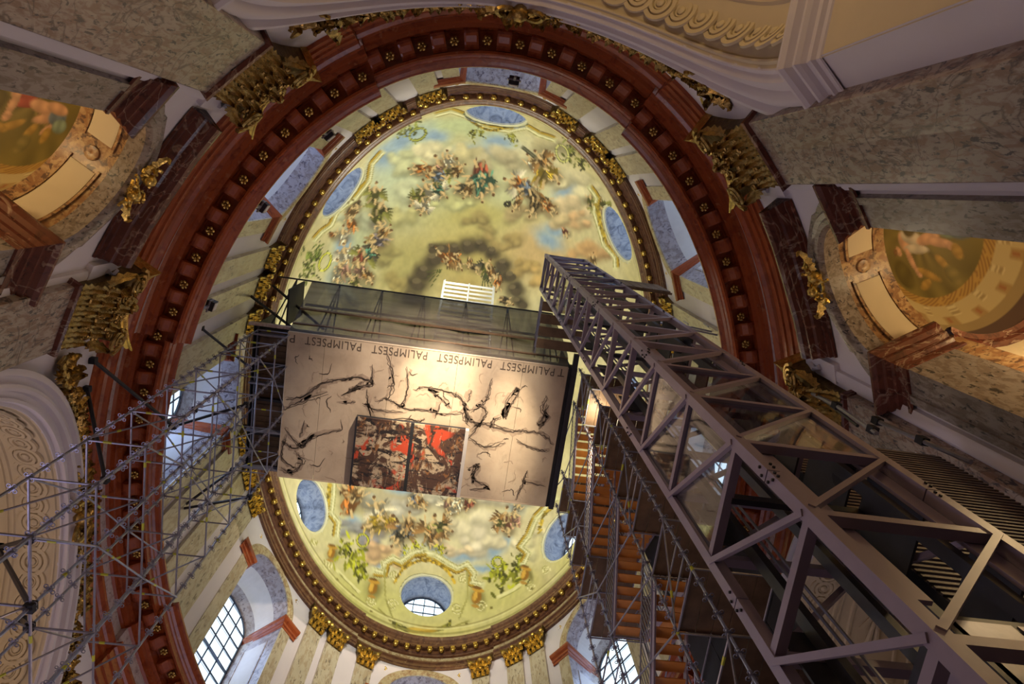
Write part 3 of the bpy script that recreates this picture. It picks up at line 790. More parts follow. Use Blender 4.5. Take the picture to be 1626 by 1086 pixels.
# ------------------------------------------------------------------ the painted dome, with its round windows
DA, DB, DC, DZ = 9.30, 13.72, 13.0, 33.95
def dome_pt(t, el, lift=0.0):
    a, b = math.radians(t), math.radians(el)
    return Vector(((DA + lift) * math.cos(a) * math.cos(b), (DB + lift) * math.sin(a) * math.cos(b), DZ + (DC + lift) * math.sin(b)))
OCU = [(-90, 10.4), (-40.4, 11.2), (0, 11.8), (40.4, 14.0), (91.8, 14.2), (142.2, 12.4), (180, 11.5), (220.6, 10.2)]
OR = 1.5
NTd, NEd = 760, 250
tv = np.arange(NTd) * 360.0 / NTd; ev = 90 * (np.linspace(0, 1, NEd) ** 1.15)
TG, EG = np.meshgrid(np.radians(tv), np.radians(ev))
DX, DY, DZZ = DA * np.cos(TG) * np.cos(EG), DB * np.sin(TG) * np.cos(EG), DZ + DC * np.sin(EG)
QX, QY = (1 - EG / (PI / 2)) * np.cos(TG), (1 - EG / (PI / 2)) * np.sin(TG)      # flat chart of the dome
def vnoise(x, y, seed, oct=4):
    r = np.random.RandomState(seed); out = np.zeros_like(x); amp, tot = 1.0, 0
    for o in range(oct):
        G = r.rand(64, 64); xi = np.floor(x).astype(int); yi = np.floor(y).astype(int); fx, fy = x - xi, y - yi
        fx = fx * fx * (3 - 2 * fx); fy = fy * fy * (3 - 2 * fy)
        g = lambda a, b: G[a % 64, b % 64]
        out += amp * ((g(xi, yi) * (1 - fx) + g(xi + 1, yi) * fx) * (1 - fy) + (g(xi, yi + 1) * (1 - fx) + g(xi + 1, yi + 1) * fx) * fy)
        tot += amp; amp *= .55; x = x * 2.03 + 7.1; y = y * 2.03 + 3.3
    return out / tot

# the fresco: tables of soft grounds, clouds, small figures, statues, wreaths, mouldings and dabs.  Every row starts
# with its centre on the flat chart of the dome (1/1000) and a local stretch (four numbers, 1/100000)
F_SOFT = '''-84,-508,281,41,-23,242,260,120,0,205,212,170;-389,-621,300,54,51,298,110,70,-30,190,205,180;240,-679,292,38,-107,290,110,70,35,222,214,176;
-187,-793,291,59,8,379,160,30,0,190,205,160;-30,-283,283,39,-27,214,150,90,0,196,180,108;-322,-231,289,36,9,217,90,80,0,180,172,112;
297,-338,291,43,-73,218,100,80,20,205,175,125;-568,-300,312,40,57,237,60,110,20,185,195,160;562,-480,327,41,-161,246,60,90,-15,205,195,150;
-12,-420,281,40,-32,227,120,40,0,192,182,112;-149,643,321,32,-12,206,210,90,0,222,214,176;-75,517,311,36,-17,201,200,40,0,185,175,150;
-552,598,352,11,20,211,70,80,0,205,200,150;419,544,331,61,-56,201,80,70,0,215,205,165;-45,876,342,37,-20,228,220,70,0,205,202,128;
-436,842,370,3,0,231,100,60,30,198,196,118;390,789,353,73,-46,220,100,60,-30,202,198,125;686,603,386,98,-81,208,50,60,-40,205,200,130;
40,966,354,45,-25,246,160,18,0,212,205,130;-413,-750,318,79,102,399,81,22,-30,165,188,198;-413,-750,318,79,102,399,48,13,-30,138,165,195;
-489,-676,325,74,110,356,40,30,-40,165,188,198;-489,-676,325,74,110,356,24,18,-40,138,165,195;25,-727,284,43,-56,311,54,19,10,165,188,198;
25,-727,284,43,-56,311,32,11,10,138,165,195;-53,-670,282,44,-32,286,68,19,0,165,188,198;-53,-670,282,44,-32,286,40,11,0,138,165,195;
-266,-745,294,59,31,350,40,16,0,165,188,198;-266,-745,294,59,31,350,24,10,0,138,165,195;-632,-221,322,38,65,232,24,35,10,165,188,198;
-632,-221,322,38,65,232,14,21,10,138,165,195;-620,-334,323,44,76,247,22,40,15,165,188,198;-620,-334,323,44,76,247,13,24,15,138,165,195;
-464,-388,300,42,41,242,24,14,0,165,188,198;-464,-388,300,42,41,242,14,8,0,138,165,195;374,-614,303,38,-132,272,30,40,40,165,188,198;
374,-614,303,38,-132,272,18,24,40,138,165,195;318,-390,292,43,-80,223,40,22,30,165,188,198;318,-390,292,43,-80,223,24,13,30,138,165,195;
341,-432,294,42,-89,229,30,19,20,165,188,198;341,-432,294,42,-89,229,18,11,20,138,165,195;23,697,324,41,-24,208,40,14,0,165,188,198;
23,697,324,41,-24,208,24,8,0,138,165,195;-15,668,321,39,-21,207,35,19,20,165,188,198;-15,668,321,39,-21,207,21,11,20,138,165,195;
-173,703,327,30,-11,210,32,14,20,165,188,198;-173,703,327,30,-11,210,19,8,20,138,165,195;155,696,326,49,-32,208,54,19,-5,165,188,198;
155,696,326,49,-32,208,32,11,-5,138,165,195;297,658,330,57,-43,206,35,22,-35,165,188,198;297,658,330,57,-43,206,21,13,-35,138,165,195;
338,621,330,58,-47,205,22,16,-30,165,188,198;338,621,330,58,-47,205,13,10,-30,138,165,195;-300,748,339,21,-4,216,19,11,20,165,188,198;
-300,748,339,21,-4,216,11,6,20,138,165,195;248,729,333,56,-38,211,40,11,0,165,188,198;248,729,333,56,-38,211,24,6,0,138,165,195;
-205,492,312,32,-7,201,54,16,10,165,188,198;-205,492,312,32,-7,201,32,10,10,138,165,195;-449,603,337,18,11,209,27,22,20,165,188,198;
-449,603,337,18,11,209,16,13,20,138,165,195;369,490,322,56,-52,199,24,32,0,165,188,198;369,490,322,56,-52,199,14,19,0,138,165,195;
-259,-113,289,35,-1,208,32,26,0,112,100,70;-260,-112,289,35,0,208,23,19,0,70,62,50;-259,-113,289,35,-1,208,20,16,0,66,58,46;-247,-162,287,35,-2,210,35,29,0,112,100,70;
-246,-167,287,36,-2,211,25,21,0,70,62,50;-247,-162,287,35,-2,210,22,18,0,66,58,46;-220,-204,286,36,-4,212,32,26,0,112,100,70;-230,-207,286,36,-3,213,23,19,0,70,62,50;
-220,-204,286,36,-4,212,20,16,0,66,58,46;-187,-248,285,37,-8,214,32,26,0,112,100,70;-196,-239,285,37,-7,214,23,19,0,70,62,50;-187,-248,285,37,-8,214,20,16,0,66,58,46;
-144,-275,283,38,-13,216,29,23,0,112,100,70;-153,-283,283,38,-12,216,21,17,0,70,62,50;-144,-275,283,38,-13,216,18,14,0,66,58,46;-97,-287,283,38,-19,216,26,21,0,112,100,70;
-104,-294,283,38,-18,216,18,15,0,70,62,50;-97,-287,283,38,-19,216,16,13,0,66,58,46;-34,-300,282,39,-27,216,32,26,0,112,100,70;-33,-298,282,39,-27,215,23,19,0,70,62,50;
-34,-300,282,39,-27,216,20,16,0,66,58,46;14,-310,282,40,-33,216,26,21,0,112,100,70;10,-301,283,39,-32,215,18,15,0,70,62,50;14,-310,282,40,-33,216,16,13,0,66,58,46;
75,-291,283,40,-40,214,26,21,0,112,100,70;70,-295,283,40,-39,214,18,15,0,70,62,50;75,-291,283,40,-40,214,16,13,0,66,58,46;128,-260,285,41,-45,211,29,23,0,112,100,70;
127,-254,285,41,-45,211,21,17,0,70,62,50;128,-260,285,41,-45,211,18,14,0,66,58,46;165,-222,287,42,-48,209,29,23,0,112,100,70;152,-225,286,41,-47,209,21,17,0,70,62,50;
165,-222,287,42,-48,209,18,14,0,66,58,46;203,-182,288,43,-52,207,29,23,0,112,100,70;199,-188,288,42,-51,207,21,17,0,70,62,50;203,-182,288,43,-52,207,18,14,0,66,58,46;
234,-145,290,43,-54,205,26,21,0,112,100,70;224,-146,290,43,-53,205,18,15,0,70,62,50;234,-145,290,43,-54,205,16,13,0,66,58,46;-188,-285,284,37,-8,217,19,16,0,112,100,70;
-195,-291,284,37,-7,218,14,11,0,70,62,50;-188,-285,284,37,-8,217,12,10,0,66,58,46;-38,-165,285,38,-25,207,50,34,0,182,160,98;-3,-137,286,39,-28,206,45,20,0,190,168,105;
-321,830,351,16,-5,225,22,30,20,150,145,85;-306,838,351,16,-6,226,15,21,20,120,112,60;245,825,344,60,-36,222,22,32,-20,150,145,85;
262,832,346,62,-37,223,15,22,-20,120,112,60;-559,705,370,2,16,219,14,22,30,150,145,85;-544,714,369,3,14,219,10,15,30,120,112,60;
492,711,357,79,-56,214,12,18,-30,150,145,85;510,717,361,82,-57,215,8,13,-30,120,112,60'''
F_CLOUD = '''-255,-679,290,52,18,306,26,222,214,176;-395,-652,303,58,59,315,30,205,208,165;-119,-636,283,44,-17,276,26,205,195,150;38,-640,282,42,-50,272,30,195,185,150;
-316,-531,290,45,20,259,26,205,210,175;-132,-457,282,40,-15,235,24,205,205,150;289,-805,308,29,-184,386,28,190,180,140;417,-665,314,33,-168,297,28,225,215,175;
401,-542,303,40,-122,252,24,225,205,165;455,-511,309,41,-131,247,22,210,175,130;536,-429,318,44,-138,235,26,205,165,115;330,-491,294,41,-94,239,22,215,195,150;
184,-464,285,41,-63,232,20,195,175,130;-6,-386,281,40,-32,223,20,165,150,100;117,-347,284,41,-47,218,22,170,150,100;219,-276,288,42,-57,212,22,180,155,100;
-352,-411,290,40,20,238,24,200,195,140;-417,-280,295,37,25,225,22,175,165,110;-590,-424,322,50,81,263,20,190,195,165;-616,-218,319,38,61,230,20,160,165,140;
-492,-200,301,35,34,221,20,165,160,120;-340,-167,291,35,10,213,24,170,155,100;315,-253,292,44,-70,211,20,195,165,105;-589,-148,314,34,49,222,16,200,205,180;
-448,613,338,17,10,209,22,150,150,150;-342,667,333,22,1,210,24,150,150,160;-197,542,315,31,-8,202,22,200,195,180;-44,515,311,38,-19,200,22,205,200,180;
80,506,311,42,-29,200,22,200,185,160;225,573,319,50,-39,202,30,232,222,190;175,641,323,49,-35,205,26,225,215,190;332,600,328,57,-47,203,24,222,212,180;
83,671,322,44,-28,206,20,225,205,170;-270,720,333,24,-5,213,24,220,190,140;-307,688,333,23,-2,211,18,215,180,140;363,470,321,55,-52,199,20,205,200,180;
492,553,340,68,-62,202,16,225,215,175;5,604,317,40,-23,203,20,205,195,165;237,488,315,49,-41,199,20,215,205,180;479,620,344,70,-59,206,18,225,218,170;
-407,522,325,23,9,205,16,185,185,170'''
F_FIGS = '''-273,-581,288,46,14,269,-160,20,0,-1;-213,-600,285,45,2,271,-120,20,7,-1;-166,-590,283,44,-8,265,-60,19,5,-1;-235,-558,285,44,5,260,200,17,4,-1;
-320,-590,292,48,27,277,180,15,0,-1;-184,-628,284,46,-3,278,-100,15,6,-1;-128,-586,282,43,-15,261,-40,14,8,-1;-254,-503,285,42,6,248,-120,19,6,5;
-298,-461,287,41,13,243,140,16,5,5;-195,-491,283,41,-4,243,40,15,2,6;-264,-431,286,40,6,236,110,14,6,6;-30,-563,281,41,-33,252,90,26,3,-1;
-61,-540,281,41,-27,248,160,22,2,-1;19,-539,281,41,-41,246,70,20,2,-1;-113,-511,281,41,-18,244,190,17,10,-1;-14,-500,281,41,-34,239,80,17,2,-1;
-77,-499,281,41,-24,240,120,14,8,-1;196,-670,289,39,-92,284,-120,17,6,-1;267,-659,294,38,-110,283,-60,26,1,-1;237,-703,293,37,-112,301,-130,18,8,8;
306,-650,297,37,-120,281,60,17,1,-1;131,-565,284,41,-62,251,-160,20,0,6;175,-549,285,41,-69,247,120,17,11,-1;205,-551,287,41,-76,248,30,18,4,-1;
240,-520,288,41,-79,242,60,20,9,-1;282,-522,291,41,-88,243,20,18,8,-1;228,-486,287,41,-73,236,110,16,9,-1;151,-481,284,41,-59,235,120,13,8,-1;
312,-510,293,41,-93,242,40,14,0,-1;-466,-448,302,45,48,253,-60,20,5,5;-502,-519,311,52,69,277,-80,18,5,5;-465,-395,300,42,42,243,60,17,5,-1;
-444,-339,297,39,33,233,-30,22,1,-1;-465,-325,299,39,36,233,170,19,11,-1;-424,-357,295,40,30,234,-50,14,8,-1;-600,-473,328,55,96,279,-70,17,8,-1;
-596,-420,323,50,83,263,-110,16,0,-1;-584,-487,325,55,93,280,80,14,9,-1;-628,-379,328,48,86,258,-90,16,6,-1;-679,-394,344,54,110,270,0,9,0,-1;
-605,-302,319,42,67,241,-100,18,6,6;-612,-251,319,39,63,234,-120,18,7,-1;-628,-216,321,38,64,231,90,12,6,-1;-511,-279,304,38,42,230,-60,20,3,5;
-527,-237,306,37,43,226,-100,18,7,-1;-476,-286,300,38,36,228,-40,14,2,10;-545,-195,308,35,44,223,-120,14,5,-1;-477,-198,300,35,31,220,60,14,8,-1;
-120,-255,283,38,-16,214,160,17,0,8;-157,-270,284,37,-12,215,-130,14,0,-1;-72,-241,283,38,-22,212,60,13,8,-1;8,-233,284,39,-31,211,30,12,9,-1;
55,-241,284,40,-36,211,-60,15,5,10;89,-219,285,40,-39,209,60,14,8,10;118,-189,286,41,-42,207,100,13,0,-1;172,-142,288,42,-47,205,30,13,9,-1;
-23,-245,283,39,-27,212,100,9,8,-1;396,-438,299,43,-102,231,70,9,3,-1;560,-624,345,30,-227,296,70,16,5,5;499,-632,328,33,-194,291,-90,13,5,-1;
549,-397,319,45,-136,230,-90,10,8,-1;-492,488,331,20,17,205,-120,20,0,-1;-462,530,332,20,14,206,-70,24,0,-1;-425,505,325,22,11,204,-40,18,8,-1;
-322,560,322,26,1,204,-110,22,6,6;-303,605,325,26,-1,206,-30,25,1,-1;-348,611,328,23,3,207,160,18,1,-1;-245,609,322,28,-5,205,40,18,1,-1;-184,624,321,31,-9,205,-60,22,4,8;
-137,618,319,33,-13,205,-30,20,4,-1;-205,658,324,29,-8,207,130,17,10,-1;-156,598,318,33,-11,204,-90,17,8,-1;-38,617,317,38,-20,204,-80,24,5,8;
-18,653,320,39,-21,206,60,19,8,-1;19,609,317,40,-24,203,20,17,5,8;-139,512,312,34,-12,201,-70,18,6,-1;-148,531,313,33,-12,202,140,13,4,-1;
-103,539,313,35,-15,202,60,14,8,-1;28,527,312,40,-25,200,-80,16,7,6;68,538,313,42,-28,201,120,15,6,-1;105,503,311,43,-31,200,-20,14,6,-1;
131,517,313,45,-32,200,-60,14,3,-1;43,554,314,41,-26,201,150,12,6,-1;323,543,323,55,-47,201,-80,19,0,8;345,573,327,57,-49,202,80,16,3,-1;
379,501,324,57,-53,200,-60,13,6,-1;375,535,326,58,-52,201,-90,14,7,-1;289,564,322,53,-44,202,-160,13,5,8'''
F_STAT = '''-440,719,350,12,6,216,30,170,172,42;-385,763,349,14,1,219,24,160,162,40;-484,686,353,11,11,215,18,150,152,40;340,746,342,64,-44,214,26,172,175,45;
412,723,347,70,-50,213,28,165,168,42;447,676,346,70,-54,210,16,150,155,45;-784,-336,381,59,150,275,20,120,135,60;-799,-292,383,55,146,266,20,125,135,60;
-755,-363,371,59,141,276,13,110,125,55;-385,-832,328,102,137,515,17,130,138,60;-433,-816,340,109,167,518,14,135,140,70;371,-818,328,19,-257,424,18,115,120,55;
440,-823,355,6,-342,463,16,112,115,55;-88,-747,285,48,-26,328,12,140,140,50;86,-758,286,42,-78,329,13,140,140,50;-55,-757,285,47,-36,333,9,135,135,50;
-110,683,323,34,-15,208,14,180,178,45;21,688,323,41,-24,208,14,180,178,45;-158,694,326,31,-12,209,10,175,175,50'''
F_WREATH = '''-348,-766,307,72,72,392,14,9,-25,150,155,70;-705,-295,344,46,100,251,8,15,25,190,190,70;-390,663,337,19,5,211,9,10,0,180,180,60;324,693,335,60,-44,209,8,8,0,170,172,50;
333,-780,313,28,-192,367,9,14,-20,190,190,120;111,-476,283,41,-52,234,4,3,0,60,55,45'''
